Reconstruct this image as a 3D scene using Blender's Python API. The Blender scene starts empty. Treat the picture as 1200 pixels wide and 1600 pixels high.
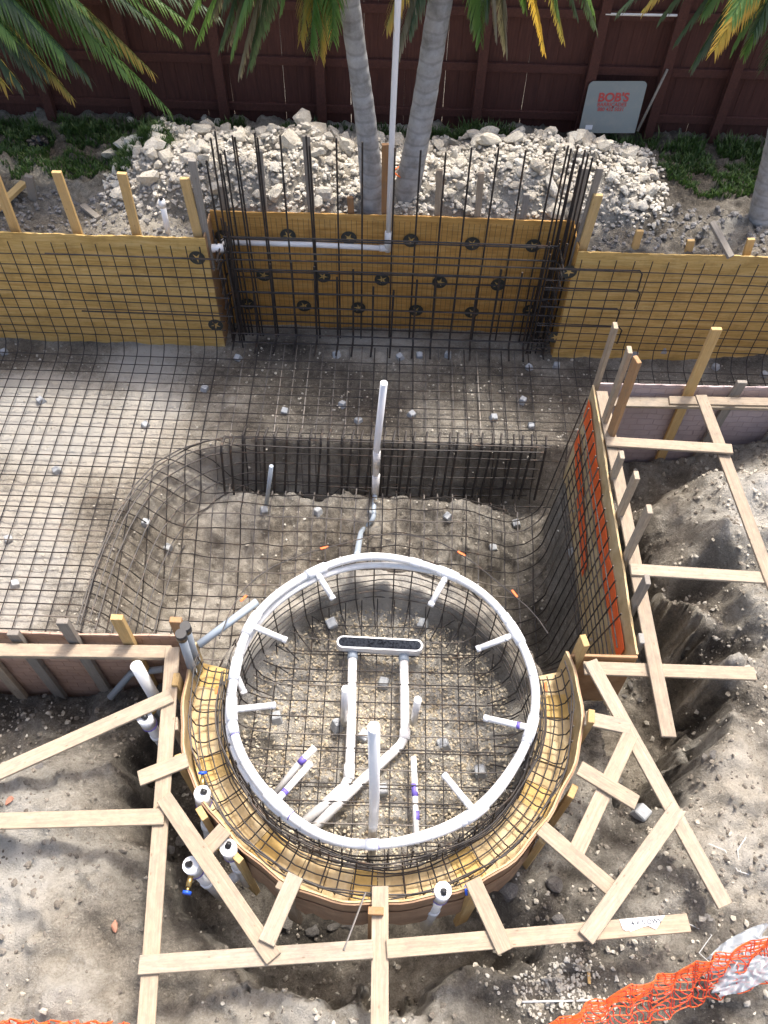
import bpy, bmesh, math, random
import numpy as np
from mathutils import Vector, Matrix

random.seed(7); rng = np.random.default_rng(7)
scene = bpy.context.scene
C = scene.collection
rad = math.radians

# ------------------------------------------------------------------ camera
F, TH, ROLL, H = 1305.0, rad(55), rad(1.7), 5.0       # measured on the 1200x1600 photograph
fw = Vector((0, math.cos(TH), -math.sin(TH)))
r0 = Vector((1, 0, 0)); u0 = r0.cross(fw)
RR = r0*math.cos(ROLL) + u0*math.sin(ROLL)
UU = -r0*math.sin(ROLL) + u0*math.cos(ROLL)
cd = bpy.data.cameras.new('camera'); cam = bpy.data.objects.new('camera', cd); C.objects.link(cam)
cam.matrix_world = Matrix(((RR.x, UU.x, -fw.x, 0), (RR.y, UU.y, -fw.y, 0), (RR.z, UU.z, -fw.z, H), (0, 0, 0, 1)))
cd.sensor_fit = 'VERTICAL'; cd.sensor_height = 24.0; cd.lens = 24.0*F/1600
cd.clip_start = 0.05; cd.clip_end = 600
scene.camera = cam
scene.render.resolution_x, scene.render.resolution_y = 768, 1024

# ------------------------------------------------------------------ light
SUN_EL, SUN_AZ = rad(62), rad(26)     # from behind the fence, a little to the right
sdir = Vector((math.sin(SUN_AZ)*math.cos(SUN_EL), math.cos(SUN_AZ)*math.cos(SUN_EL), math.sin(SUN_EL)))
w = bpy.data.worlds.new('World'); scene.world = w; w.use_nodes = True
nt = w.node_tree; nt.nodes.clear()
sky = nt.nodes.new('ShaderNodeTexSky'); sky.sky_type = 'NISHITA'; sky.sun_disc = False
sky.sun_elevation = SUN_EL; sky.sun_rotation = SUN_AZ
sky.dust_density = 6.0; sky.air_density = 0.9; sky.ozone_density = 0.6
bg = nt.nodes.new('ShaderNodeBackground'); bg.inputs[1].default_value = 0.15
wo = nt.nodes.new('ShaderNodeOutputWorld')
nt.links.new(sky.outputs[0], bg.inputs[0]); nt.links.new(bg.outputs[0], wo.inputs[0])
sl = bpy.data.lights.new('sun', 'SUN'); sl.energy = 2.0; sl.angle = rad(8); sl.color = (1, .965, .91)
so = bpy.data.objects.new('sun', sl); C.objects.link(so)
so.rotation_euler = (-sdir).to_track_quat('-Z', 'Y').to_euler(); so.location = (3, 6, 8)
scene.view_settings.view_transform = 'Standard'; scene.view_settings.look = 'None'
scene.view_settings.exposure = 1.12; scene.view_settings.gamma = 1

# ------------------------------------------------------------------ measuring helpers (photo pixel -> point on a real plane)
O = Vector((0, 0, H))
def ray(px, py): return fw + RR*((px-600)/F) - UU*((py-800)/F)
def P(px, py, z=0.0):
    d = ray(px, py); return O + d*((z-H)/d.z)
def PY(px, py, y):
    d = ray(px, py); return O + d*(y/d.y)

# ------------------------------------------------------------------ scene helpers
def tag(o, label=None, cat=None, group=None, kind=None):
    if label: o['label'] = label
    if cat: o['category'] = cat
    if group: o['group'] = group
    if kind: o['kind'] = kind
    return o
def thing(name, label, cat, loc=(0, 0, 0), group=None):
    o = bpy.data.objects.new(name, None); C.objects.link(o); o.location = loc
    o.empty_display_size = .1
    bpy.context.view_layer.update() if False else None
    return tag(o, label, cat, group)
def link(name, me, mat, parent=None, smooth=False):
    o = bpy.data.objects.new(name, me); C.objects.link(o)
    if mat is not None and not me.materials: me.materials.append(mat)
    if parent is not None:
        o.parent = parent
        if parent.type == 'EMPTY': o.matrix_parent_inverse = Matrix.Translation(-parent.location)
    if smooth:
        me.polygons.foreach_set('use_smooth', [True]*len(me.polygons))
    return o
def mesh(name, V, Fc):
    me = bpy.data.meshes.new(name); me.from_pydata([tuple(v) for v in V], [], Fc); me.update(); return me
def tube_data(pts, r, n=6, caps=True, closed=False):
    pts = [Vector(p) for p in pts]; m = len(pts)
    V, Fc = [], []
    up = None
    for i, p in enumerate(pts):
        a = pts[i-1] if (i > 0 or closed) else p
        b = pts[(i+1) % m] if (i < m-1 or closed) else p
        t = (b-a).normalized()
        if up is None:
            up = Vector((0, 0, 1)) if abs(t.z) < .9 else Vector((0, 1, 0))
        s = t.cross(up).normalized(); up = s.cross(t).normalized()
        rr = r[i] if isinstance(r, (list, tuple)) else r
        for k in range(n):
            an = 2*math.pi*k/n
            V.append(p + (s*math.cos(an)+up*math.sin(an))*rr)
    for i in range(m if closed else m-1):
        for k in range(n):
            a0, a1 = i*n+k, i*n+(k+1) % n; j = ((i+1) % m)*n
            Fc.append((a0, a1, j+(k+1) % n, j+k))
    if caps and not closed:
        Fc.append(tuple(range(n-1, -1, -1))); Fc.append(tuple(range((m-1)*n, m*n)))
    return V, Fc
def tube(name, pts, r, mat, parent=None, n=6, closed=False):
    V, Fc = tube_data(pts, r, n, True, closed)
    o = link(name, mesh(name, V, Fc), mat, parent)
    me = o.data
    if n >= 6:
        me.polygons.foreach_set('use_smooth', [len(p.vertices) == 4 for p in me.polygons])
    return o
def simplify(pts, eps=.003):
    pts = [Vector(p) for p in pts]; out = [pts[0]]
    for i in range(1, len(pts)-1):
        a, b = out[-1], pts[i+1]; d = (b-a)
        if d.length < 1e-6: continue
        t = (pts[i]-a).dot(d)/d.length_squared
        if (a+d*t-pts[i]).length > eps: out.append(pts[i])
    out.append(pts[-1]); return out
def smooth_path(pts, k=6):
    """Catmull-Rom through the points"""
    pts = [Vector(p) for p in pts]
    q = [pts[0]*2-pts[1]] + pts + [pts[-1]*2-pts[-2]]; out = []
    for i in range(1, len(q)-2):
        for j in range(k):
            t = j/k; a, b, c, d = q[i-1:i+3]
            out.append(.5*((2*b)+(c-a)*t+(2*a-5*b+4*c-d)*t*t+(3*b-a-3*c+d)*t**3))
    out.append(pts[-1]); return out
def box_mesh(name, lx, ly, lz, bev=.003, warp=0):
    bm = bmesh.new(); bmesh.ops.create_cube(bm, size=1)
    for v in bm.verts: v.co = Vector((v.co.x*lx, v.co.y*ly, v.co.z*lz))
    if bev: bmesh.ops.bevel(bm, geom=bm.edges[:], offset=bev, segments=1, affect='EDGES', profile=.5)
    me = bpy.data.meshes.new(name); bm.to_mesh(me); bm.free(); return me
def frame(p, q, upv):
    """matrix with X along p->q, Z near upv, at the middle"""
    p, q = Vector(p), Vector(q); x = (q-p).normalized()
    y = Vector(upv).cross(x).normalized(); z = x.cross(y)
    m = (p+q)/2
    return Matrix(((x.x, y.x, z.x, m.x), (x.y, y.y, z.y, m.y), (x.z, y.z, z.z, m.z), (0, 0, 0, 1)))
def plank(name, p, q, width, thick, mat, parent=None, up=(0, 0, 1), bev=.003):
    L = (Vector(q)-Vector(p)).length
    me = box_mesh(name, L, width, thick, bev)
    # slightly skewed saw cuts and a little bow
    bow = random.uniform(-.004, .004); sk = random.uniform(-.05, .05)
    for v in me.vertices:
        v.co.x += v.co.y*sk
    o = link(name, me, mat)
    o.matrix_world = frame(p, q, up)
    if parent is not None:
        o.parent = parent; o.matrix_parent_inverse = Matrix.Translation(-parent.location)
    return o

# ------------------------------------------------------------------ materials
def newmat(name):
    m = bpy.data.materials.new(name); m.use_nodes = True; t = m.node_tree
    b = t.nodes['Principled BSDF']; return m, t, b
def N(t, typ, **kw):
    n = t.nodes.new(typ)
    for k, v in kw.items():
        if k.startswith('i_'): n.inputs[k[2:].replace('_', ' ')].default_value = v
        else: setattr(n, k, v)
    return n
def ramp(t, src, stops, interp='LINEAR'):
    r = t.nodes.new('ShaderNodeValToRGB'); r.color_ramp.interpolation = interp
    e = r.color_ramp.elements
    e[0].position, e[0].color = stops[0][0], (*stops[0][1], 1)
    e[1].position, e[1].color = stops[-1][0], (*stops[-1][1], 1)
    for p, c in stops[1:-1]:
        x = e.new(p); x.color = (*c, 1)
    t.links.new(src, r.inputs[0]); return r.outputs[0]
def coords(t, scale=(1, 1, 1), space='Object', rand=False):
    tc = N(t, 'ShaderNodeTexCoord'); mp = N(t, 'ShaderNodeMapping')
    mp.inputs['Scale'].default_value = scale
    t.links.new(tc.outputs[space], mp.inputs[0])
    if rand:
        oi = N(t, 'ShaderNodeObjectInfo'); mu = N(t, 'ShaderNodeMath', operation='MULTIPLY'); mu.inputs[1].default_value = 37
        t.links.new(oi.outputs['Random'], mu.inputs[0]); t.links.new(mu.outputs[0], mp.inputs['Location'])
    return mp.outputs[0]
def mixc(t, fac, a, b, mode='MIX'):
    m = N(t, 'ShaderNodeMix', data_type='RGBA', blend_type=mode)
    for i, v in ((0, fac), (6, a), (7, b)):
        if hasattr(v, 'is_linked') or isinstance(v, bpy.types.NodeSocket): t.links.new(v, m.inputs[i])
        else: m.inputs[i].default_value = v if not isinstance(v, tuple) else (*v, 1)
    return m.outputs[2]
def bump(t, b, h, strength=.3, dist=.01):
    n = N(t, 'ShaderNodeBump'); n.inputs['Strength'].default_value = strength; n.inputs['Distance'].default_value = dist
    t.links.new(h, n.inputs['Height']); t.links.new(n.outputs[0], b.inputs['Normal'])
def noise(t, vec, scale, detail=6, rough=.6, dist=0):
    n = N(t, 'ShaderNodeTexNoise'); n.inputs['Scale'].default_value = scale; n.inputs['Detail'].default_value = detail
    n.inputs['Roughness'].default_value = rough; n.inputs['Distortion'].default_value = dist
    t.links.new(vec, n.inputs['Vector']); return n.outputs[0]
def math2(t, op, a, b):
    m = N(t, 'ShaderNodeMath', operation=op)
    for i, v in ((0, a), (1, b)):
        if isinstance(v, bpy.types.NodeSocket): t.links.new(v, m.inputs[i])
        else: m.inputs[i].default_value = v
    return m.outputs[0]

def wood(name, c0, c1, c2, dirt=.65, rough=.75):
    m, t, b = newmat(name)
    v = coords(t, (1.2, 30, 30), rand=True)
    g = noise(t, v, 3.0, 8, .7, .6)
    col = ramp(t, g, [(.25, c0), (.5, c1), (.75, c2)])
    v2 = coords(t, (5, 11, 11), rand=True)
    d = noise(t, v2, 2.4, 8, .78)
    df = ramp(t, d, [(.42, (0, 0, 0)), (.68, (1, 1, 1))])
    mu = math2(t, 'MULTIPLY', df, dirt)
    col = mixc(t, mu, col, (.20, .175, .145))
    oi = N(t, 'ShaderNodeObjectInfo')
    tint = ramp(t, oi.outputs['Random'], [(0, (.78, .76, .74)), (.5, (1, .97, .93)), (1, (.92, .95, .98))])
    col = mixc(t, 1.0, col, tint, 'MULTIPLY')
    vk = coords(t, (4, 9, 9), rand=True)
    vo = N(t, 'ShaderNodeTexVoronoi'); vo.inputs['Scale'].default_value = 2.2; t.links.new(vk, vo.inputs['Vector'])
    kn = ramp(t, vo.outputs['Distance'], [(.05, (1, 1, 1)), (.11, (0, 0, 0))])
    col = mixc(t, math2(t, 'MULTIPLY', kn, .55), col, (.16, .085, .04))
    t.links.new(col, b.inputs['Base Color']); b.inputs['Roughness'].default_value = rough
    bump(t, b, g, .25, .004); return m
M = {}
M['pine'] = wood('pine board', (.31, .235, .16), (.42, .335, .24), (.51, .43, .33))
M['yellow_pine'] = wood('yellow pine', (.46, .29, .10), (.58, .39, .16), (.66, .48, .24), .2)
M['old_wood'] = wood('weathered wood', (.20, .18, .155), (.30, .275, .24), (.38, .35, .31), .5)
M['orange_wood'] = wood('orange wood', (.30, .15, .06), (.42, .22, .09), (.46, .28, .14), .4)

def ply(name, c0, c1, c2, streak=(2.2, 2.2, 26), stain=.6):
    m, t, b = newmat(name)
    v = coords(t, streak); g = noise(t, v, 1.4, 7, .6, .5)
    col = ramp(t, g, [(.3, c0), (.5, c1), (.72, c2)])
    d = noise(t, coords(t), 5, 6, .7)
    df = ramp(t, d, [(.5, (0, 0, 0)), (.75, (1, 1, 1))])
    col = mixc(t, math2(t, 'MULTIPLY', df, stain), col, tuple(.5*x for x in c0))
    sc = noise(t, coords(t, (1, 1, 9)), 30, 4, .6)
    col = mixc(t, .25, col, ramp(t, sc, [(.35, (.55, .5, .45)), (.65, (1, 1, 1))]), 'MULTIPLY')
    t.links.new(col, b.inputs['Base Color']); b.inputs['Roughness'].default_value = .7
    bump(t, b, g, .35, .01); return m
M['ply_yellow'] = ply('yellow form sheet', (.46, .29, .08), (.60, .40, .13), (.70, .51, .22))
M['ply_orange'] = ply('orange form sheet', (.44, .22, .05), (.60, .33, .085), (.66, .41, .14), stain=.5)
M['ply_brown'] = ply('brown form side', (.28, .14, .05), (.38, .23, .12), (.42, .24, .10))
M['ply_shelf'] = ply('plywood shelf', (.44, .30, .135), (.56, .42, .22), (.66, .54, .34), (9, 3, 3))
M['kraft'] = ply('brown kraft paper', (.27, .16, .09), (.36, .22, .13), (.43, .28, .17), (3, 3, 10))

def woven(name, base, line):
    m, t, b = newmat(name)
    v = coords(t, (1, 1, 1))
    # wrinkled reinforced paper: horizontal folds with short staggered ribs
    nz = noise(t, coords(t, (1.5, 1.5, 1.5)), 3, 4, .6)
    mp = N(t, 'ShaderNodeMapping'); mp.inputs['Rotation'].default_value = (rad(90), 0, 0)
    t.links.new(v, mp.inputs[0])
    ad = N(t, 'ShaderNodeVectorMath', operation='ADD'); t.links.new(mp.outputs[0], ad.inputs[0])
    sc = N(t, 'ShaderNodeVectorMath', operation='SCALE'); sc.inputs['Scale'].default_value = .05
    cn = N(t, 'ShaderNodeTexNoise'); cn.inputs['Scale'].default_value = 6; t.links.new(v, cn.inputs['Vector'])
    t.links.new(cn.outputs['Color'], sc.inputs[0]); t.links.new(sc.outputs[0], ad.inputs[1])
    br = N(t, 'ShaderNodeTexBrick'); br.inputs['Scale'].default_value = 1
    br.inputs['Brick Width'].default_value = .13; br.inputs['Row Height'].default_value = .065
    br.inputs['Mortar Size'].default_value = .005; br.inputs['Mortar Smooth'].default_value = .6
    t.links.new(ad.outputs[0], br.inputs['Vector'])
    col = mixc(t, br.outputs['Fac'], ramp(t, nz, [(.3, tuple(.8*x for x in base)), (.7, base)]), line)
    t.links.new(col, b.inputs['Base Color']); b.inputs['Roughness'].default_value = .55
    hh = math2(t, 'ADD', br.outputs['Fac'], math2(t, 'MULTIPLY', nz, 1.2))
    bump(t, b, hh, .6, .012); return m
M['pink'] = woven('pink reinforced paper', (.52, .34, .25), (.41, .25, .18))
M['lilac'] = woven('lilac reinforced paper', (.50, .40, .385), (.40, .31, .30))

m, t, b = newmat('rebar steel')
g = noise(t, coords(t, rand=True), 9, 5, .7)
t.links.new(ramp(t, g, [(.38, (.028, .026, .027)), (.56, (.055, .047, .042)), (.75, (.12, .068, .038))]), b.inputs['Base Color'])
b.inputs['Metallic'].default_value = .35; b.inputs['Roughness'].default_value = .55
M['rebar'] = m
m, t, b = newmat('bright rebar steel')
g = noise(t, coords(t, rand=True), 9, 5, .7)
t.links.new(ramp(t, g, [(.35, (.13, .125, .12)), (.6, (.20, .175, .15)), (.78, (.22, .12, .06))]), b.inputs['Base Color'])
b.inputs['Metallic'].default_value = .4; b.inputs['Roughness'].default_value = .5
M['rebar_bright'] = m
def plastic(name, c, rough=.35, dirt=.25, scale=12):
    m, t, b = newmat(name)
    g = noise(t, coords(t, rand=True), scale, 5, .7)
    df = ramp(t, g, [(.5, (0, 0, 0)), (.8, (1, 1, 1))])
    t.links.new(mixc(t, math2(t, 'MULTIPLY', df, dirt), c, tuple(x*.5 for x in (.8, .72, .6))), b.inputs['Base Color'])
    b.inputs['Roughness'].default_value = rough; return m
M['pvc'] = plastic('white pvc', (.78, .77, .75), .4, .5)
M['pvc_clean'] = plastic('clean white pvc', (.82, .82, .82), .3, .1)
M['pvc_blue'] = plastic('bluish grey pvc', (.36, .42, .48), .4, .2)
M['pvc_grey'] = plastic('grey conduit', (.27, .30, .33), .4, .2)
M['black'] = plastic('black plastic', (.015, .015, .017), .4, .05)
M['purple'] = plastic('purple primer', (.16, .12, .50), .5, .1)
M['blue'] = plastic('blue valve handle', (.02, .10, .62), .4, .05)
m, t, b = newmat('brass'); b.inputs['Base Color'].default_value = (.55, .38, .14, 1); b.inputs['Metallic'].default_value = .9; b.inputs['Roughness'].default_value = .35
M['brass'] = m
M['orange'] = plastic('orange netting', (.85, .13, .02), .6, .12)
M['orange_tie'] = plastic('orange tape', (.85, .17, .03), .6, .1)
M['sign'] = plastic('weathered grey sign', (.25, .275, .26), .6, .55, 6)
M['red'] = plastic('faded red paint', (.50, .06, .05), .6, .2, 40)
M['paper'] = plastic('white paper', (.75, .76, .78), .7, .1)
M['ink'] = plastic('ink', (.03, .03, .05), .7, 0)
M['mark'] = plastic('dark stamp ink', (.035, .04, .035), .6, .12, 20)
M['tie'] = plastic('cable tie', (.75, .75, .72), .5, .1)
m, t, b = newmat('concrete spacer'); g = noise(t, coords(t, rand=True), 40, 5, .7)
t.links.new(ramp(t, g, [(.3, (.27, .29, .31)), (.7, (.46, .47, .47))]), b.inputs['Base Color']); b.inputs['Roughness'].default_value = .9
bump(t, b, g, .3, .004); M['concrete'] = m
m, t, b = newmat('drain mastic'); g = noise(t, coords(t), 60, 4, .6)
t.links.new(ramp(t, g, [(.38, (.008, .009, .012)), (.5, (.035, .04, .05)), (.75, (.06, .066, .08))]), b.inputs['Base Color']); b.inputs['Roughness'].default_value = .95; b.inputs['Specular IOR Level'].default_value = .1
M['mastic'] = m
m, t, b = newmat('milky plastic sheet'); b.inputs['Base Color'].default_value = (.46, .51, .56, 1); b.inputs['Roughness'].default_value = .3
b.inputs['Alpha'].default_value = .62; g = noise(t, coords(t), 18, 5, .6); bump(t, b, g, .6, .01); M['film'] = m

# soil: "tone" attribute = kind of ground plus painted shade in pit and trench (0 dark damp muck .. 1 pale marl), "gr" = gravelly
m, t, b = newmat('soil')
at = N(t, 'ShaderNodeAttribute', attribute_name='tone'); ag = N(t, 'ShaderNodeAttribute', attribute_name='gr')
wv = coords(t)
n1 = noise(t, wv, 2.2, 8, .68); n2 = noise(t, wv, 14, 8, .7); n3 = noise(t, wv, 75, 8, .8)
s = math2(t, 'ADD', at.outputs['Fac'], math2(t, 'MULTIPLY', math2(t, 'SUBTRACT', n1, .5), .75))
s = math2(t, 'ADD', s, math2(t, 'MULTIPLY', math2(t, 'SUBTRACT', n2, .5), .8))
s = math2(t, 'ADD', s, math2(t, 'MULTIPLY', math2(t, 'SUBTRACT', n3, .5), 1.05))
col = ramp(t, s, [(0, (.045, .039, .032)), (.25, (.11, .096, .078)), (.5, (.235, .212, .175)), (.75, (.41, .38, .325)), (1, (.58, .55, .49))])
vo = N(t, 'ShaderNodeTexVoronoi'); vo.inputs['Scale'].default_value = 34; t.links.new(wv, vo.inputs['Vector'])
chip = ramp(t, vo.outputs['Distance'], [(.12, (1, 1, 1)), (.3, (0, 0, 0))])
vr = ramp(t, vo.outputs['Color'], [(.62, (0, 0, 0)), (.72, (1, 1, 1))])
cf = math2(t, 'MULTIPLY', math2(t, 'MULTIPLY', chip, vr), ag.outputs['Fac'])
col = mixc(t, cf, col, (.56, .52, .45))
hue = noise(t, wv, .9, 3, .5)
col = mixc(t, math2(t, 'MULTIPLY', ramp(t, hue, [(.42, (0, 0, 0)), (.65, (1, 1, 1))]), .25), col, mixc(t, 1.0, col, (1.10, .92, .68), 'MULTIPLY'))
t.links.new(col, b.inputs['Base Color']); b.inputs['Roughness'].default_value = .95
hb = math2(t, 'ADD', math2(t, 'MULTIPLY', n2, .9), math2(t, 'ADD', math2(t, 'MULTIPLY', n3, .8), math2(t, 'MULTIPLY', cf, .5)))
bump(t, b, hb, 1.0, .04); M['soil'] = m
def rockmat(name, c0, c1, c2):
    m, t, b = newmat(name); v = coords(t, rand=True)
    g = noise(t, v, 7, 8, .7); g2 = noise(t, v, 30, 5, .7)
    tot = math2(t, 'ADD', math2(t, 'MULTIPLY', g, .6), math2(t, 'MULTIPLY', g2, .4))
    col = ramp(t, tot, [(.33, c0), (.46, c1), (.62, c2)])
    oi = N(t, 'ShaderNodeObjectInfo')
    col = mixc(t, 1.0, col, ramp(t, oi.outputs['Random'], [(0, (.86, .84, .82)), (.35, (1, .96, .89)), (1, (1, 1, 1))]), 'MULTIPLY')
    t.links.new(col, b.inputs['Base Color']); b.inputs['Roughness'].default_value = .95
    bump(t, b, tot, .9, .03); return m
M['lime'] = rockmat('limestone', (.38, .31, .21), (.66, .615, .525), (.80, .78, .72))
M['pebble'] = rockmat('pebble', (.25, .215, .165), (.44, .41, .35), (.62, .60, .55))
M['crumb'] = rockmat('soil crumbs', (.07, .06, .05), (.15, .13, .105), (.27, .24, .20))
M['gravel'] = rockmat('tan gravel', (.28, .225, .15), (.52, .455, .345), (.70, .65, .54))
M['greyrock'] = rockmat('grey clod', (.09, .085, .08), (.18, .17, .16), (.30, .29, .28))
m, t, b = newmat('fence paint'); v = coords(t, (30, 30, 2.5), rand=True); g = noise(t, v, 1.5, 7, .7)
t.links.new(ramp(t, g, [(.3, (.055, .018, .013)), (.55, (.085, .028, .020)), (.8, (.11, .043, .032))]), b.inputs['Base Color'])
b.inputs['Roughness'].default_value = .8; bump(t, b, g, .3, .005); M['fence'] = m
m, t, b = newmat('palm bark'); v = coords(t, (1, 1, 1)); g = noise(t, v, 7, 7, .7)
wvn = N(t, 'ShaderNodeTexWave', bands_direction='Z'); wvn.inputs['Scale'].default_value = 2.6; wvn.inputs['Distortion'].default_value = 3.5; wvn.inputs['Detail'].default_value = 3
t.links.new(v, wvn.inputs['Vector'])
col = ramp(t, g, [(.3, (.20, .19, .175)), (.5, (.33, .325, .315)), (.75, (.47, .465, .46))])
col = mixc(t, math2(t, 'MULTIPLY', ramp(t, wvn.outputs['Fac'], [(.0, (1, 1, 1)), (.16, (0, 0, 0))]), .35), col, (.15, .14, .13))
t.links.new(col, b.inputs['Base Color']); b.inputs['Roughness'].default_value = .85
bump(t, b, math2(t, 'ADD', g, wvn.outputs['Fac']), .4, .012); M['bark'] = m
def leaf(name, c0, c1, c2):
    m, t, b = newmat(name); a = N(t, 'ShaderNodeAttribute', attribute_name='along')
    g = noise(t, coords(t, rand=True), 5, 4, .6)
    s = math2(t, 'ADD', a.outputs['Fac'], math2(t, 'MULTIPLY', math2(t, 'SUBTRACT', g, .5), .9))
    t.links.new(ramp(t, s, [(.1, c0), (.55, c1), (.95, c2)]), b.inputs['Base Color']); b.inputs['Roughness'].default_value = .5
    tr = N(t, 'ShaderNodeBsdfTranslucent'); mx = N(t, 'ShaderNodeMixShader'); mx.inputs[0].default_value = .25
    tr.inputs[0].default_value = (*[min(1, 1.6*x) for x in c1], 1)
    o = t.nodes['Material Output']; t.links.new(b.outputs[0], mx.inputs[1]); t.links.new(tr.outputs[0], mx.inputs[2]); t.links.new(mx.outputs[0], o.inputs[0])
    return m
M['leaf'] = leaf('green frond', (.04, .10, .02), (.08, .17, .03), (.15, .24, .05))
M['leaf_dark'] = leaf('dark frond', (.02, .05, .02), (.04, .085, .03), (.10, .12, .06))
M['leaf_yellow'] = leaf('yellowing frond', (.07, .12, .03), (.25, .24, .05), (.50, .30, .05))
M['leaf_gold'] = leaf('golden frond', (.30, .26, .05), (.55, .40, .06), (.60, .32, .04))
M['leaf_dry'] = leaf('dry frond', (.09, .09, .05), (.16, .15, .08), (.26, .22, .15))
M['grass'] = leaf('grass', (.03, .06, .015), (.06, .12, .025), (.13, .17, .05))

# ------------------------------------------------------------------ terrain
SC = (0.02, 2.13)       # spa centre
def sstep(a, b, x):
    u = np.clip((x-a)/(b-a), 0, 1); return u*u*(3-2*u)
def vnoise(x, y, s, seed):
    r = np.random.default_rng(seed).random((128, 128))
    u, v = x*s+57.3, y*s+31.7
    i, j = np.floor(u).astype(int), np.floor(v).astype(int); fx, fy = u-i, v-j
    fx, fy = fx*fx*(3-2*fx), fy*fy*(3-2*fy)
    i0, j0, i1, j1 = i % 128, j % 128, (i+1) % 128, (j+1) % 128
    return (r[i0, j0]*(1-fx)+r[i1, j0]*fx)*(1-fy)+(r[i0, j1]*(1-fx)+r[i1, j1]*fx)*fy - .5
def fbm(x, y, s, o, seed, gain=.5):
    z = 0; a = 1
    for k in range(o): z = z+a*vnoise(x, y, s*2**k, seed+k); a *= gain
    return z
# spot heights and soil tones, damp pit and trench ones lowered further as painted shade, read off the photograph: (px, py, z, tone)
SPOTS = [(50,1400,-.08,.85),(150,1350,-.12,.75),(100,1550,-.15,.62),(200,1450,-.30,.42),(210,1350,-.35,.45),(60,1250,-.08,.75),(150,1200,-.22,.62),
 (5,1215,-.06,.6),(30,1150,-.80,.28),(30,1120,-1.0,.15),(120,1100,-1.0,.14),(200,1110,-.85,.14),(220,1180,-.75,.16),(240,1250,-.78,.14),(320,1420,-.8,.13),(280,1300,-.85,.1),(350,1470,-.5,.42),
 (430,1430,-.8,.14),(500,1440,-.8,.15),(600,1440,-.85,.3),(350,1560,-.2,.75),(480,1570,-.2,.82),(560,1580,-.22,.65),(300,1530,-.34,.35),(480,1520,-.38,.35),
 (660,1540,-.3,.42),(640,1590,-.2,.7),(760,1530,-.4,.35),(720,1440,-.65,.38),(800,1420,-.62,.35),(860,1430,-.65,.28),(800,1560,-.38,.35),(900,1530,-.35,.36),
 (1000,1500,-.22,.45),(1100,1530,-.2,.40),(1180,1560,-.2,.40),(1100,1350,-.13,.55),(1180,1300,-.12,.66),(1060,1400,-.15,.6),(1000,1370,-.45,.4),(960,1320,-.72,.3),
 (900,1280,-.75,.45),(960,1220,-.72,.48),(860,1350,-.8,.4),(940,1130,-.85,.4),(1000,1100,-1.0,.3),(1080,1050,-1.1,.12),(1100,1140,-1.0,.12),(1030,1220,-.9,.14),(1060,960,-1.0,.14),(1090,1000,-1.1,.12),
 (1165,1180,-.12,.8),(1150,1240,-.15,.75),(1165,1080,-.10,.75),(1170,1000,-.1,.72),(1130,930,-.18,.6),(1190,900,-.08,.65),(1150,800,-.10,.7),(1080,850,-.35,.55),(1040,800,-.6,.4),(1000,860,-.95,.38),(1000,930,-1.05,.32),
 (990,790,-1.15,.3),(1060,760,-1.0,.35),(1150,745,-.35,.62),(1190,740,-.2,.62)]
TONES = [(50,620,-1.4,1.1),(150,700,-1.4,1.08),(50,800,-1.4,.85),(180,800,-1.4,.35),(30,930,-1.4,1.0),(100,900,-1.4,.62),(130,960,-1.4,.45),(250,640,-1.4,.85),(230,560,-1.4,.85),(20,550,-1.4,.40),(120,545,-1.4,.45),
 (330,600,-1.4,.32),(330,670,-1.4,.60),(420,560,-1.4,.18),(480,620,-1.4,.14),(420,660,-1.4,.25),(600,640,-1.4,.14),(700,600,-1.4,.14),(680,660,-1.4,.42),(800,600,-1.4,.22),(860,650,-1.4,.25),(600,530,-1.4,.55),(750,535,-1.4,.5),(950,560,-1.4,.33),(1100,570,-1.4,.42),
 (350,790,-2.1,.62),(320,850,-2.1,.60),(300,940,-2.1,.70),(500,800,-2.1,.66),(480,850,-2.1,.42),(700,800,-2.1,.58),(800,830,-2.1,.38),(880,900,-2.1,.30),(650,840,-2.1,.42),(860,980,-2.1,.28),
 (600,1000,-.85,.85),(480,1100,-.85,.85),(700,1150,-.85,.75),(600,1230,-.85,.82),(760,1000,-.85,.42),(520,960,-.85,.55),(430,1050,-.85,.88),
 (60,220,0,.18),(60,280,0,.22),(250,190,0,.2),(100,330,0,.45),(1100,250,0,.15),(1150,200,0,.2),(1000,250,0,.25),(900,210,0,.22),(1000,370,0,.32),(1150,350,0,.40),(1100,290,0,.16),
 (500,250,.1,.75),(300,250,.1,.78),(400,300,.1,.7),(700,250,.1,.72),(800,300,.1,.7),(950,300,.1,.68),(240,320,0,.6),(600,200,.1,.6)]
S_xyz = np.array([[*P(a, b, z)[:2], z] for a, b, z, _ in SPOTS])
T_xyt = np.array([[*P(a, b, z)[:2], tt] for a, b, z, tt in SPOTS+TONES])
def idw(x, y, ctrl, p=3.2, eps=.004):
    num = np.zeros_like(x); den = np.zeros_like(x)
    for cx, cy, v in ctrl:
        w_ = 1/(((x-cx)**2+(y-cy)**2+eps)**(p/2)); num += w_*v; den += w_
    return num/den
def rect_sd(x, y, x0, x1, y0, y1):
    return np.minimum(np.minimum(x-x0, x1-x), np.minimum(y-y0, y1-y))   # positive inside
E_PTS = [(-1.65, 5.25), (-2.0, 5.12), (-2.28, 4.85), (-2.47, 4.4), (-2.56, 3.8), (-2.58, 3.2), (-2.58, 2.3)]
def deep_edge_x(y):
    ys = np.array([p[1] for p in E_PTS][::-1]); xs = np.array([p[0] for p in E_PTS][::-1])
    return np.interp(y, ys, xs)
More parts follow.
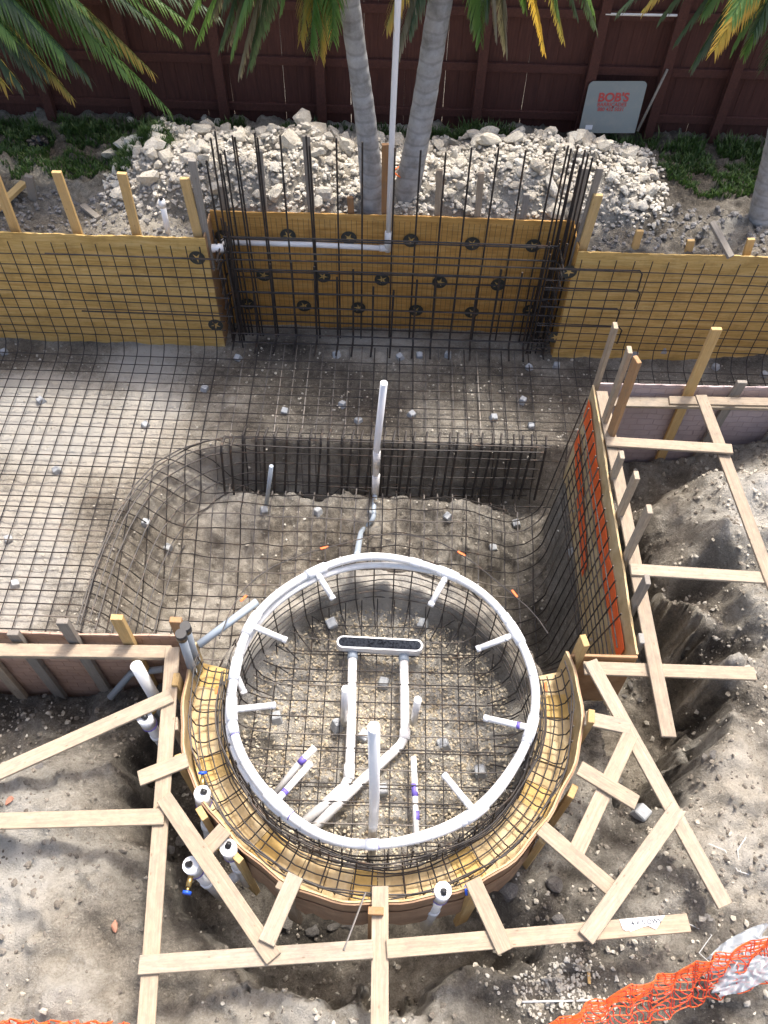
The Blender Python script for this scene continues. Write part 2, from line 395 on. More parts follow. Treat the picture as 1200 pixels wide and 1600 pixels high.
def pool_floor(x, y):
    """shallow shelf, sloping left bank and the deep floor"""
    back = np.clip((5.33-y)/.27, 0, 1)
    ex = deep_edge_x(np.minimum(y, 5.25))
    left = sstep(0.0, .50, x-ex)
    d = back*left
    wl = .10*fbm(x, y, 3.5, 4, 281)
    lip = 4.95+wl-.05*sstep(.8, 1.6, x)
    deep = -1.82 - .38*sstep(4.9, 3.7, y) - .16*sstep(.5, 1.5, x) + .10*fbm(x, y, 2.2, 3, 291)
    deep = deep + (-2.08-deep)*sstep(lip, lip+.07, y)*sstep(-1.75, -1.5, x)
    z = -1.4*(1-d) + deep*d
    r = np.hypot(x-SC[0], y-SC[1])
    rim = sstep(1.75, 1.12, r)
    return z*(1-rim) + np.maximum(z, -.50)*rim
def heap(x, y):
    a = sstep(-3.1, -2.2, x)*sstep(2.9, 2.2, x)
    prof = sstep(6.95, 7.45, y)*sstep(8.55, 7.95, y)
    mod = .75+.5*fbm(x, y, 1.3, 2, 91)
    return .42*a*prof*mod
def poly_sd(x, y, poly):
    d = np.full(x.shape, 1e9); ins = np.zeros(x.shape, bool); n_ = len(poly)
    for i in range(n_):
        (x0, y0), (x1, y1) = poly[i], poly[(i+1) % n_]
        ex, ey = x1-x0, y1-y0; u = np.clip(((x-x0)*ex+(y-y0)*ey)/(ex*ex+ey*ey), 0, 1)
        d = np.minimum(d, np.hypot(x-x0-u*ex, y-y0-u*ey))
        c_ = ((y0 > y) != (y1 > y)) & (x < ex*(y-y0)/(ey if abs(ey) > 1e-9 else 1e-9)+x0); ins ^= c_
    return np.where(ins, d, -d)
PIT = [tuple(P(a, b, -.3)[:2]) for a, b in [(985, 760), (1030, 800), (1050, 850), (1075, 905), (1120, 935), (1135, 1000), (1140, 1090), (1125, 1165), (1070, 1225), (1010, 1215), (985, 1120), (985, 1000), (990, 900), (970, 800)]]
def G(x, y):
    x = np.asarray(x, float); y = np.asarray(y, float)
    zo = idw(x+.16*fbm(x, y, 2.6, 3, 201), y+.16*fbm(x, y, 2.6, 3, 231), S_xyz, 3.0, .02)
    far = sstep(4.2, 6.5, np.hypot(x, y-3.5)); zo = zo*(1-far)+(-.12)*far
    zo = zo*sstep(-.6, .2, y)+(-.2)*(1-sstep(-.6, .2, y))
    r_ = np.hypot(x-SC[0], y-SC[1]); an_ = np.degrees(np.arctan2(y-SC[1], x-SC[0])) % 360
    wq = .20*fbm(x, y, 3, 5, 251, .6)
    tr = sstep(1.68+wq, 1.58+wq, r_)*sstep(176, 192, an_)*sstep(312, 292, an_)
    zo = zo*(1-tr)+np.minimum(zo, -1.2)*tr
    pd = poly_sd(x+.26*fbm(x, y, 2.8, 5, 261, .6), y+.26*fbm(x, y, 2.8, 5, 271, .6), PIT)
    kp = .55*sstep(-.03, .03, pd)+.45*sstep(.05, .13, pd); zo = zo*(1-kp)+np.minimum(zo, -1.5)*kp
    zb = -.10 + heap(x, y)
    kb = sstep(6.60, 6.66, y); zo = zo*(1-kb)+zb*kb
    sd = np.maximum(rect_sd(x, y, -60, 1.68, 2.44, 6.64), rect_sd(x, y, -60, 60, 4.86, 6.64))
    sd = np.maximum(sd, rect_sd(x, y, -1.82, 1.81, 4.9, 7.03))
    k = sstep(-.03, .03, sd)
    z = zo*(1-k)+pool_floor(x, y)*k
    # the spa pit
    r = np.hypot(x-SC[0], y-SC[1])
    front = sstep(2.52, 2.42, y)
    ks = sstep(1.30, 1.24, r)*front
    z = z*(1-ks) + np.minimum(z, -.45)*ks
    kr = sstep(1.24, 1.16, r)*(1-front); z = z*(1-kr)+(-.50)*kr
    kf = sstep(1.06, .97, r); fl = -.86+.10*sstep(.7, 1.0, r)
    z = z*(1-kf)+fl*kf
    return z
def axis(lo, hi, d, far):
    a = list(np.arange(lo, hi+d/2, d)); st = d; x = a[-1]
    while x < far: st *= 1.6; x += st; a.append(x)
    st = d; x = a[0]; b_ = []
    while x > -far: st *= 1.6; x -= st; b_.append(x)
    return np.array(b_[::-1]+a)
ax, ay = axis(-4.7, 4.7, .0215, 200), axis(-.15, 9.1, .0215, 200)
X, Y = np.meshgrid(ax, ay)
Z = G(X, Y)
damp = np.clip(1-np.maximum(0, np.hypot(X, Y-4)-9)/30, 0, 1)
rgh = .45+.55*sstep(.0, .12, np.abs(Z+1.4)) ; rgh = rgh*(1-.5*((Z < -1.2) & (Z > -1.5)))
Rn = fbm(X, Y, 1.7, 3, 11)*.07 + fbm(X, Y, 6, 4, 21, .6)*.085 + np.maximum(0, fbm(X, Y, 13, 2, 25)-.12)*.10 + fbm(X, Y, 24, 2, 31)*.035
rid = (.5-np.abs(fbm(X, Y, 5, 3, 61)))*.05
Z = Z + (Rn+rid-.02)*rgh*damp
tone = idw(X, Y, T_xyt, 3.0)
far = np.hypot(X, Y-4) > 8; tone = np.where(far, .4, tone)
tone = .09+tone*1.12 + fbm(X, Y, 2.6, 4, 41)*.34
rr_ = np.hypot(X-SC[0], Y-SC[1])
gr = np.clip(.35+.9*sstep(1.05, .9, rr_)+.4*fbm(X, Y, 1.1, 2, 51), 0, 1)
ny, nx = X.shape
idx = np.arange(nx*ny).reshape(ny, nx)
Q = np.stack([idx[:-1, :-1], idx[:-1, 1:], idx[1:, 1:], idx[1:, :-1]], -1).reshape(-1, 4)
def np_mesh(name, V, Fq):
    me = bpy.data.meshes.new(name); k = Fq.shape[1]
    me.vertices.add(len(V)); me.vertices.foreach_set('co', np.asarray(V, np.float32).ravel())
    me.loops.add(Fq.size); me.loops.foreach_set('vertex_index', Fq.astype(np.int32).ravel())
    me.polygons.add(len(Fq)); me.polygons.foreach_set('loop_start', np.arange(0, Fq.size, k, dtype=np.int32))
    me.update(calc_edges=True); me.validate(); me.shade_flat(); return me
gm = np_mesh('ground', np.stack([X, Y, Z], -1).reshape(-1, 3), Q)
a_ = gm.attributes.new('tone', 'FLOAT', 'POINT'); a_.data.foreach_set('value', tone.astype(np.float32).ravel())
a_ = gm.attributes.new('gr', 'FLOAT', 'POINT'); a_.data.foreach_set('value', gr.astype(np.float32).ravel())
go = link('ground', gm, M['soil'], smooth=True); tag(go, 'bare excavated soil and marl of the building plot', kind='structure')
def ground_z(x, y):
    i = int(np.clip(np.searchsorted(ax, x), 1, nx-1)); j = int(np.clip(np.searchsorted(ay, y), 1, ny-1))
    u = (x-ax[i-1])/(ax[i]-ax[i-1]); v = (y-ay[j-1])/(ay[j]-ay[j-1])
    return (Z[j-1, i-1]*(1-u)+Z[j-1, i]*u)*(1-v)+(Z[j, i-1]*(1-u)+Z[j, i]*u)*v
def ground_zs(x, y):
    i = np.clip(np.searchsorted(ax, x), 1, nx-1); j = np.clip(np.searchsorted(ay, y), 1, ny-1)
    return .25*(Z[j, i]+Z[j-1, i]+Z[j, i-1]+Z[j-1, i-1])
G1 = lambda x, y: float(G(np.array([x]), np.array([y]))[0])
def on_ground(px, py, z0=-.5):
    """where the photo's line of sight meets the terrain"""
    d = ray(px, py); s0, s1 = 2.5, 14.0; p = O
    for s_ in np.arange(s0, s1, .02):
        p = O+d*s_
        if p.z <= ground_z(p.x, p.y): break
    return p

# ------------------------------------------------------------------ pebbles and rocks
def rock_variant(seed, sub=1, amp=.28, flat=.8):
    bm = bmesh.new(); bmesh.ops.create_icosphere(bm, subdivisions=sub, radius=1)
    rs = np.random.default_rng(seed)
    pl = [(Vector(rs.normal(size=3)).normalized(), rs.uniform(.38, .75)) for _ in range(11)]
    for v in bm.verts:
        n_ = v.co.normalized(); k = 1.0
        for d, h in pl:
            q = n_.dot(d)
            if q*k > h: k = h/q
        v.co = n_*(k*(1+amp*(rs.random()-.5)))
    sx, sy, sz = rs.uniform(.8, 1.25), rs.uniform(.75, 1.1), flat*rs.uniform(.7, 1.05)
    for v in bm.verts: v.co = Vector((v.co.x*sx, v.co.y*sy, v.co.z*sz))
    bm.verts.index_update()
    V = np.array([v.co[:] for v in bm.verts]); Fc = np.array([[v.index for v in f.verts] for f in bm.faces])
    bm.free(); return V, Fc
def scatter(name, xs, ys, rad_, mat, label, sub=1, sink=.25, flat=.8, seed=0):
    var = [rock_variant(seed+k, sub, .35, flat) for k in range(10)]
    Vs, Fs = [], []; off = 0; zs = ground_zs(xs, ys)
    for k, (V, Fc) in enumerate(var):
        sel = np.arange(len(xs)) % 10 == k
        n_ = sel.sum()
        if not n_: continue
        an = rng.uniform(0, 6.28, n_); ca, sa = np.cos(an)[:, None], np.sin(an)[:, None]
        r_ = rad_[sel][:, None]
        vx = (V[None, :, 0]*ca-V[None, :, 1]*sa)*r_+xs[sel][:, None]
        vy = (V[None, :, 0]*sa+V[None, :, 1]*ca)*r_+ys[sel][:, None]
        vz = V[None, :, 2]*r_+zs[sel][:, None]+r_*(.5-sink)
        Vs.append(np.stack([vx, vy, vz], -1).reshape(-1, 3))
        Fs.append((Fc[None]+(np.arange(n_)*len(V))[:, None, None]+off).reshape(-1, 3)); off += n_*len(V)
    o = link(name, np_mesh(name, np.concatenate(Vs), np.concatenate(Fs)), mat)
    return tag(o, label, kind='stuff')
def rpow(n_, lo, hi, k=2.5): return lo+(hi-lo)*rng.random(n_)**k
# gravel in the spa pit
n_ = 11000; a = rng.uniform(0, 6.283, n_); q = np.sqrt(rng.random(n_))*.98
scatter('spa_gravel', SC[0]+q*np.cos(a), SC[1]+q*np.sin(a), rpow(n_, .004, .022), M['gravel'], 'tan gravel covering the bottom of the round spa pit', seed=100)
# loose pebbles everywhere in the near ground
n_ = 26000; xs = rng.uniform(-4.2, 3.6, n_); ys = rng.uniform(.05, 4.8, n_)
dn = fbm(xs, ys, 1.6, 3, 71)+.15*rng.normal(size=n_); keep = (dn > -.10) & (np.hypot(xs-SC[0], ys-SC[1]) > 1.3) & ~((xs < 1.66) & (ys > 2.46))
scatter('loose_stones', xs[keep], ys[keep], rpow(keep.sum(), .003, .034, 6), M['pebble'], 'small loose stones strewn over the soil around the spa', seed=120)
n_ = 7000; xs = rng.uniform(-4.3, 3.9, n_); ys = rng.uniform(2.5, 6.9, n_)
keep = (np.hypot(xs-SC[0], ys-SC[1]) > 1.3) & ((xs < 1.6) | (ys > 4.95)) & ((ys < 6.55) | (np.abs(xs) < 1.65))
scatter('pool_floor_stones', xs[keep], ys[keep], rpow(keep.sum(), .003, .024, 4), M['pebble'], 'tiny pale stones scattered over the pool floor', seed=140)
n_ = 34000; xs = rng.uniform(-4.2, 3.6, n_); ys = rng.uniform(.05, 4.8, n_)
dn = fbm(xs, ys, 2.1, 3, 75)+.2*rng.normal(size=n_); keep = (dn > -.02) & (np.hypot(xs-SC[0], ys-SC[1]) > 1.3) & ~((xs < 1.66) & (ys > 2.46))
scatter('soil_crumbs', xs[keep], ys[keep], rpow(keep.sum(), .003, .032, 5), M['crumb'], 'brown crumbs of soil strewn around the spa and the trenches', seed=130, sink=.4)
# rubble heap
n_ = 11000; xs = rng.uniform(-3.3, 2.85, n_); ys = rng.uniform(6.75, 8.5, n_)
hh = heap(xs, ys); keep = (hh > .015+.12*rng.random(n_)**2) & ~((np.abs(xs) < 1.8) & (ys < 7.02))
scatter('limestone_rubble', xs[keep], ys[keep], rpow(keep.sum(), .012, .05, 1.6), M['lime'], 'small broken limestone rubble of the heap behind the raised wall', seed=160, sink=.1)
n_ = 1500; xs = np.where(rng.random(n_) < .5, rng.uniform(1.8, 4.3, n_), rng.uniform(-4.3, -1.8, n_)); ys = rng.uniform(6.72, 7.35, n_)
scatter('grey_clods', xs, ys, rpow(n_, .008, .05, 2), M['greyrock'], 'grey clods of earth lying behind the yellow forms', seed=180)
var = []
for k in range(14):
    V, Fc = rock_variant(300+k, 2, .10, .8); var.append(mesh('limestone_rock', V, Fc.tolist()))
for me in var: me.materials.append(M['lime'])
def rock(px, py, r, label, group, z=None, name='limestone_rock', mat=None):
    p = on_ground(px, py)
    me = random.choice(var)
    if mat: me = me.copy(); me.materials.clear(); me.materials.append(mat)
    o = link(name, me, None); o.scale = (r*random.uniform(.85, 1.2), r*random.uniform(.8, 1.1), r*random.uniform(.75, 1.05))
    o.rotation_euler = (random.uniform(-.5, .5), random.uniform(-.5, .5), random.uniform(0, 6.28))
    o.location = (p.x, p.y, p.z+r*.25); return tag(o, label, 'rock', group)
cnt = 0
while cnt < 260:
    x, y = random.uniform(-3.0, 2.7), random.uniform(7.02, 8.45)
    h = float(heap(np.array([x]), np.array([y]))[0])
    if h < .05 + .05*random.random() or (math.hypot(x+.18, y-6.95) < .25) or (math.hypot(x-.08, y-7.16) < .25): continue
    big = random.random() < (.35 if y > 7.9 or x < -1.5 else .12)
    r = random.uniform(.10, .15) if big else random.uniform(.06, .10)
    o = link('limestone_rock', random.choice(var), None)
    o.scale = (r*random.uniform(.85, 1.2), r*random.uniform(.8, 1.1), r*random.uniform(.75, 1.05)); o.rotation_euler = (random.uniform(-.5, .5), random.uniform(-.5, .5), random.uniform(0, 6.28))
    o.location = (x, y, ground_z(x, y)+r*.35)
    tag(o, 'pale limestone rock in the rubble heap behind the raised pool wall', 'rock', 'rocks of the limestone heap'); cnt += 1
for px, py, r in [(207,190,.06),(170,202,.06),(320,187,.07),(340,195,.08),(212,222,.11),(172,245,.11)]:
    rock(px, py, r, 'white limestone rock lying at the left grassy edge of the heap', 'white rocks at the grassy left edge')
for px, py, r in [(565,200,.05),(975,250,.06),(910,205,.04),(1003,262,.09),(943,250,.06),(1180,345,.07)]:
    rock(px, py, r, 'pale stone lying right of the heap on dark ground below the grey sign', 'pale stones right of the heap')
for px, py, r, l in [(62,1200,.055,'grey stone under the long left diagonal brace board'),(735,1075+20,.0,'')][:1]:
    rock(px, py, r, l, None, mat=M['greyrock'])
for px, py, r in [(545,460+985,.06),(865,1385,.07),(873,1437,.07),(800,1395,.08),(860,1380,.05),(450,1440,.08),(490,1455,.07),(520,1450,.05),(975,1090,.05),(985,1075,.06),(960,1085,.05),(1000,1095,.04),(1100,1190,.05),(1115,1180,.05),(265,1330,.06),(290,1310,.09),(580,1440,.05)]:
    rock(px, py, r, 'grey clod of hard earth in the trench around the spa form', 'grey clods in the trench', name='earth_clod', mat=M['greyrock'])
for px, py, l in [(180,1447,'red-brown brick shard lying on the soil left of the long brace'),(15,1252,'pinkish stone lying near the left picture edge above a brace')]:
    mm = plastic('terracotta'+str(px), (.36, .17, .11), .8, .3); rock(px, py, .045, l, None, name='brick_shard', mat=mm)

# ------------------------------------------------------------------ grass
def grass(name, spots, label, n_per=900):
    V, Fc, al = [], [], []
    for cx, cy, rx, ry, h, n_ in spots:
        for _ in range(n_):
            a = random.uniform(0, 6.28); q = math.sqrt(random.random())
            x, y = cx+math.cos(a)*q*rx, cy+math.sin(a)*q*ry
            if fbm(np.array([x]), np.array([y]), 4, 2, 77)[0] < -.18: continue
            z = ground_z(x, y); hh_ = h*random.uniform(.4, 1.2); d = random.uniform(0, 6.28); l = random.uniform(.2, .9)*hh_
            wd = random.uniform(.003, .007); px_, py_ = -math.sin(d)*wd, math.cos(d)*wd; k = len(V)
            V += [(x-px_, y-py_, z-.01), (x+px_, y+py_, z-.01), (x+px_+math.cos(d)*l*.4, y+py_+math.sin(d)*l*.4, z+hh_*.65),
                  (x-px_+math.cos(d)*l*.4, y-py_+math.sin(d)*l*.4, z+hh_*.65), (x+math.cos(d)*l, y+math.sin(d)*l, z+hh_)]
            Fc += [(k, k+1, k+2, k+3), (k+3, k+2, k+4)]; e = random.random()*.8; al += [e*.5, e*.5, e, e, e+.15]
    me = mesh(name, V, Fc); at_ = me.attributes.new('along', 'FLOAT', 'POINT'); at_.data.foreach_set('value', al)
    return tag(link(name, me, M['grass']), label, kind='stuff')
grass('grass', [(-3.7, 8.1, .95, .5, .07, 7000), (-2.55, 7.75, .35, .28, .09, 2600), (-3.9, 8.5, .8, .2, .09, 2000), (-2.0, 8.55, 1.2, .14, .08, 2400), (-.6, 8.62, .8, .1, .07, 800),
                (.9, 8.55, .8, .1, .10, 1300), (.7, 8.5, .35, .12, .14, 500), (3.5, 8.05, .75, .45, .07, 5200), (3.1, 8.55, .9, .14, .11, 1500), (4.1, 8.4, .5, .3, .1, 1400), (2.2, 8.35, .3, .08, .07, 250)],
      'short green grass and weeds growing along the foot of the fence')

# ------------------------------------------------------------------ fence
FY = 8.80
fz = thing('fence', 'dark red-brown wooden board fence along the back of the plot', 'fence', (0, FY, -.1))
x = -5.4; bme = box_mesh('board', .142, .02, 2.3, .003)
while x < 5.4:
    o = link('board', bme, M['fence'], fz); o.location = (x, FY+.03+random.uniform(-.002, .002), .87+random.uniform(-.02, .02)); o.rotation_euler = (0, random.uniform(-.004, .004), 0)
    x += .1421+random.choice((0,0,0,0,.0018))
for z in (.06, .56, 1.10, 1.65):
    plank('rail', (-5.4, FY-.002, z), (5.4, FY-.002, z), .085, .038, M['fence'], fz, up=(0, -1, 0))
for px in (60, 203, 342, 500, 752, 925, 1040, 1150):
    p = PY(px, 110, FY-.05)
    plank('post', (p.x, FY-.066, -.15), (p.x, FY-.066, 1.95), .10, .085, M['fence'], fz, up=(0, -1, 0))
# things by the fence
s0 = thing('barricade_sign', 'grey metal sign with faded red lettering leaning against the fence', 'sign', PY(950, 203, 8.5))
pl = [PY(909, 203, 8.52), PY(996, 204, 8.52), PY(1005, 131, 8.66), PY(919, 132, 8.66)]
cx = sum(pl, Vector())/4; ex_ = (pl[1]-pl[0]+pl[2]-pl[3]).normalized(); ey_ = (pl[3]-pl[0]+pl[2]-pl[1]); ey_ = (ey_-ex_*ey_.dot(ex_)).normalized(); ez_ = ex_.cross(ey_)
wS, hS = .60, .50
def sgn(u, v, d=0): return cx+ex_*u+ey_*v+ez_*d
shear = .05
out = []
for (sx, sy) in ((-1, -1), (1, -1), (1, 1), (-1, 1)):
    rc = .05 if sy > 0 else .008; ccx, ccy = sx*(wS/2-rc), sy*(hS/2-rc); a0 = math.atan2(sy, sx)-math.pi/4
    for k in range(6):
        a = a0+k*math.pi/10; u, v = ccx+rc*math.cos(a), ccy+rc*math.sin(a); out.append((u+v*.10, v))
Vv = [sgn(u, v, 0) for u, v in out]+[sgn(u, v, -.012) for u, v in out]; n_ = len(out)
link('panel', mesh('panel', Vv, [tuple(range(n_)), tuple(range(2*n_-1, n_-1, -1))]+[(i, i+n_, (i+1) % n_+n_, (i+1) % n_) for i in range(n_)]), M['sign'], s0)
def text_obj(body, u, v, size, mat, parent, bold=0.0, sx=1.0, place=None):
    cu = bpy.data.curves.new('lettering', 'FONT'); cu.body = body; cu.size = size; cu.align_x = 'CENTER'; cu.offset = bold; cu.extrude = .0006
    to = bpy.data.objects.new('lettering_tmp', cu); C.objects.link(to)
    dg = bpy.context.evaluated_depsgraph_get(); me = bpy.data.meshes.new_from_object(to.evaluated_get(dg)); bpy.data.objects.remove(to)
    me.name = 'lettering'
    for vv in me.vertices:
        q = vv.co.copy(); vv.co = place(q.x*sx, q.y, q.z)
    me.materials.clear(); return link('lettering', me, mat, parent)
pS = lambda u0_, v0_: (lambda x_, y_, z_: sgn(u0_+x_+(v0_+y_)*.10, v0_+y_, .003+z_))
text_obj("BOB'S", 0, 0, .115, M['red'], s0, .0035, 1.08, pS(-.015, .06))
text_obj("BARRICADES", 0, 0, .052, M['red'], s0, .0006, 1.02, pS(-.015, .012))
text_obj("880 432 5031", 0, 0, .05, M['red'], s0, .0006, 1.0, pS(-.015, -.033))
def flat_patch(name, pts, mat, parent): return link(name, mesh(name, [sgn(u+v*.1, v, .0025) for u, v in pts], [tuple(range(len(pts)))]), mat, parent)
flat_patch('sticker', [(-.24, -.215), (-.165, -.215), (-.165, -.17), (-.24, -.17)], M['paper'], s0)
flat_patch('bolt_hole', [(.0+.011*math.cos(a), .004+.014*math.sin(a)) for a in np.linspace(0, 6.28, 10)[:-1]], M['black'], s0)
tag(tube('leaning_rod', [PY(996, 205, 8.5), PY(1043, 108, 8.68)], .014, M['old_wood'], n=6), 'thin grey pole leaning on the fence beside the sign', 'pole')
tag(tube('white_strip', [PY(946, 22, 8.70), PY(1058, 24, 8.70)], .012, M['pvc'], n=6), 'thin white strip fixed across the upper fence at right', 'strip')
p, q = PY(375, 178, 8.55), PY(500, 179, 8.55)
tag(tube('ground_pipe', [(p.x, p.y, ground_z(p.x, p.y)+.02), (q.x, q.y, ground_z(q.x, q.y)+.02)], .016, M['pvc_blue'], n=8), 'grey pipe lying on the grass at the foot of the fence', 'pipe')
o = rock(884, 198, .04, 'small white scrap of litter left of the sign', None, name='litter_scrap', mat=M['paper']); o['category'] = 'litter'
# crumpled black bag
bm = bmesh.new(); bmesh.ops.create_icosphere(bm, subdivisions=3, radius=1)
for v in bm.verts:
    d = v.co.normalized(); v.co = d*(.75+.35*math.sin(5*d.x+3*d.y)*math.cos(6*d.z+4*d.x)+random.uniform(-.1, .1)); v.co = Vector((v.co.x*.12, v.co.y*.1, v.co.z*.07))
me = bpy.data.meshes.new('black_bag'); bm.to_mesh(me); bm.free()
o = link('black_bag', me, M['black']); o.location = on_ground(62, 228)+Vector((0, 0, .04)); tag(o, 'crumpled black plastic bag lying on the grass at left', 'bag')

# ------------------------------------------------------------------ palms
def frond(parent, base, tip, sag, leaf_len, mat, droop=.6, n_=72, name='frond'):
    base, tip = Vector(base), Vector(tip); mid = (base+tip)/2+Vector((0, 0, sag))
    K = 14; pts = [base*(1-s)**2+mid*2*s*(1-s)+tip*s*s for s in [i/K for i in range(K+1)]]
    V, Fc = tube_data(pts, [.014*(1-.8*i/K)+.002 for i in range(K+1)], 4)
    V = [Vector(v) for v in V]; al = [.3]*len(V)
    for i in range(n_):
        s = .12+.88*i/(n_-1); f_ = s*K; j = min(int(f_), K-1); p = pts[j].lerp(pts[j+1], f_-j); tg = (pts[j+1]-pts[j]).normalized()
        side = tg.cross(Vector((0, 0, 1)));
        if side.length < .1: side = Vector((1, 0, 0))
        side.normalize(); prof = math.sin(math.pi*min(1, .16+.84*s)**.8)*.75+.25
        for sg in (-1, 1):
            L = leaf_len*prof*random.uniform(.85, 1.1); d = (side*sg*random.uniform(.7, 1.0)+tg*(.45+.7*s)+Vector((random.uniform(-.12, .12), random.uniform(-.12, .12), random.uniform(-.1, .15)))).normalized()
            wd = .0075*random.uniform(.7, 1.3); nrm = d.cross(Vector((0, 0, 1))); nrm = nrm.normalized() if nrm.length > .05 else side
            k = len(V); prev = p.copy(); dd = d.copy()
            for q in range(4):
                ww = wd*(1, 1.1, .8, .1)[q]; V += [prev-nrm*ww, prev+nrm*ww]; al += [s*.55+q*.13+random.random()*.1]*2
                dd = (dd+Vector((0, 0, -droop*.45))).normalized(); prev = prev+dd*L/3
            for q in range(3): Fc.append((k+2*q, k+2*q+1, k+2*q+3, k+2*q+2))
    me = mesh(name, V, Fc); a1 = me.attributes.new('along', 'FLOAT', 'POINT'); a1.data.foreach_set('value', al)
    return link(name, me, M[mat], parent)
def trunk(parent, pts, rads):
    sp = smooth_path(pts, 16); K = len(sp)
    rs = [np.interp(i/(K-1), np.linspace(0, 1, len(rads)), rads)*(1+.02*math.sin(i*2.1)) for i in range(K)]
    return tube('trunk', sp, rs, M['bark'], parent, n=20)
def palm(label, base_px, top_px, yb, rads, crown_z, fr):
    b_ = P(*base_px, -.02); b_.z -= .06
    m_ = PY(*top_px, b_.y+yb); k = (crown_z-b_.z)/(m_.z-b_.z); top = b_+(m_-b_)*k
    root = thing('palm_tree', label, 'palm', b_)
    for k_ in range(5):
        bx = random.choice(fr); tp0 = bx[0]+Vector((random.uniform(-.3, .3), random.uniform(-.3, .3), random.uniform(.0, .25))); fr = fr+[(tp0, bx[1]*random.uniform(.7, 1.2), bx[2]*1.1, random.choice((bx[3], 'leaf', 'leaf_dark')), bx[4])]
    trunk(root, [b_, b_.lerp(top, .33)+Vector((.012, 0, 0)), b_.lerp(top, .66)-Vector((.01, 0, 0)), top], rads)
    for tp, sag, ll, mt, dr in fr:
        frond(root, top+Vector((0, 0, .03)), tp, sag, ll, mt, dr)
    return root, top
FR = lambda px, py, y: PY(px, py, y)
palm('left grey palm trunk of the pair behind the raised wall', (585, 322), (548, 0), .1, [.125, .100, .088, .085, .085], 2.75,
     [(FR(500, 85, 6.9), .35, .42, 'leaf_yellow', .9), (FR(470, 60, 7.0), .35, .4, 'leaf_yellow', .9), (FR(520, 60, 6.8), .3, .4, 'leaf', .9), (FR(375, 110, 7.6), .5, .48, 'leaf_dry', .9), (FR(345, 70, 7.8), .5, .45, 'leaf_dark', .8), (FR(410, 50, 8.0), .4, .45, 'leaf_dark', .7),
      (FR(440, 10, 7.4), .5, .4, 'leaf', .7), (FR(390, 100, 7.7), .45, .5, 'leaf_dark', .9), (FR(360, 60, 7.8), .45, .5, 'leaf_dry', .9), (FR(310, 60, 8.0), .5, .45, 'leaf', .8), (FR(485, 75, 6.85), .3, .45, 'leaf', .9), (FR(290, 40, 7.9), .5, .4, 'leaf', .7), (FR(560, -60, 6.3), .5, .4, 'leaf', .5), (Vector((-.6, 8.3, 2.6)), .6, .4, 'leaf', .4)])
palm('right grey palm trunk with orange band, leaning right behind the raised wall', (632, 312), (690, 0), .1, [.135, .112, .104, .102, .10], 2.8,
     [(FR(622, 75, 7.0), .3, .4, 'leaf_dry', .95), (FR(605, 40, 6.9), .3, .4, 'leaf_yellow', .9), (FR(640, 50, 7.0), .3, .35, 'leaf_dark', .9), (FR(775, 50, 7.5), .4, .42, 'leaf_dry', .9), (FR(740, 40, 7.6), .4, .4, 'leaf_dark', .8), (FR(850, 80, 7.9), .45, .3, 'leaf_gold', .7), (FR(880, 60, 7.9), .45, .35, 'leaf_yellow', .7),
      (FR(900, 20, 7.8), .5, .4, 'leaf_dark', .6), (FR(820, 10, 7.8), .45, .4, 'leaf', .7), (FR(790, 75, 7.7), .4, .42, 'leaf_dry', .9), (FR(760, 20, 7.6), .4, .45, 'leaf_dark', .8), (FR(930, 40, 8.0), .45, .42, 'leaf_dark', .7), (Vector((.6, 8.4, 2.6)), .6, .4, 'leaf', .4)])
pR, tR = palm('grey palm trunk cut off by the right picture edge', (1192, 338), (1215, 220), .1, [.13, .115, .11, .11], 2.6,
     [(FR(1085, 100, 7.6), .5, .48, 'leaf_dark', .8), (FR(1060, 60, 7.8), .5, .45, 'leaf_dark', .8), (FR(1118, 75, 6.6), .5, .42, 'leaf_gold', .9), (FR(1140, 40, 6.5), .5, .42, 'leaf_gold', .9), (FR(1195, 105, 7.3), .5, .48, 'leaf_dark', .9), (FR(1165, 80, 7.5), .5, .45, 'leaf', .8), (FR(1035, 25, 7.9), .5, .45, 'leaf_dark', .7),
      (FR(970, 15, 8.0), .5, .45, 'leaf_dark', .6), (FR(1150, 30, 7.4), .5, .4, 'leaf', .7), (FR(1100, 20, 7.5), .5, .45, 'leaf', .7), (FR(1010, 10, 7.6), .5, .4, 'leaf_yellow', .7)])
bL = Vector((-5.25, 8.1, -.15)); root = thing('palm_tree', 'palm beyond the left picture edge whose green fronds hang before the fence', 'palm', bL)
tL = Vector((-4.9, 8.0, 2.55)); trunk(root, [bL, bL.lerp(tL, .5), tL], [.16, .13, .12])
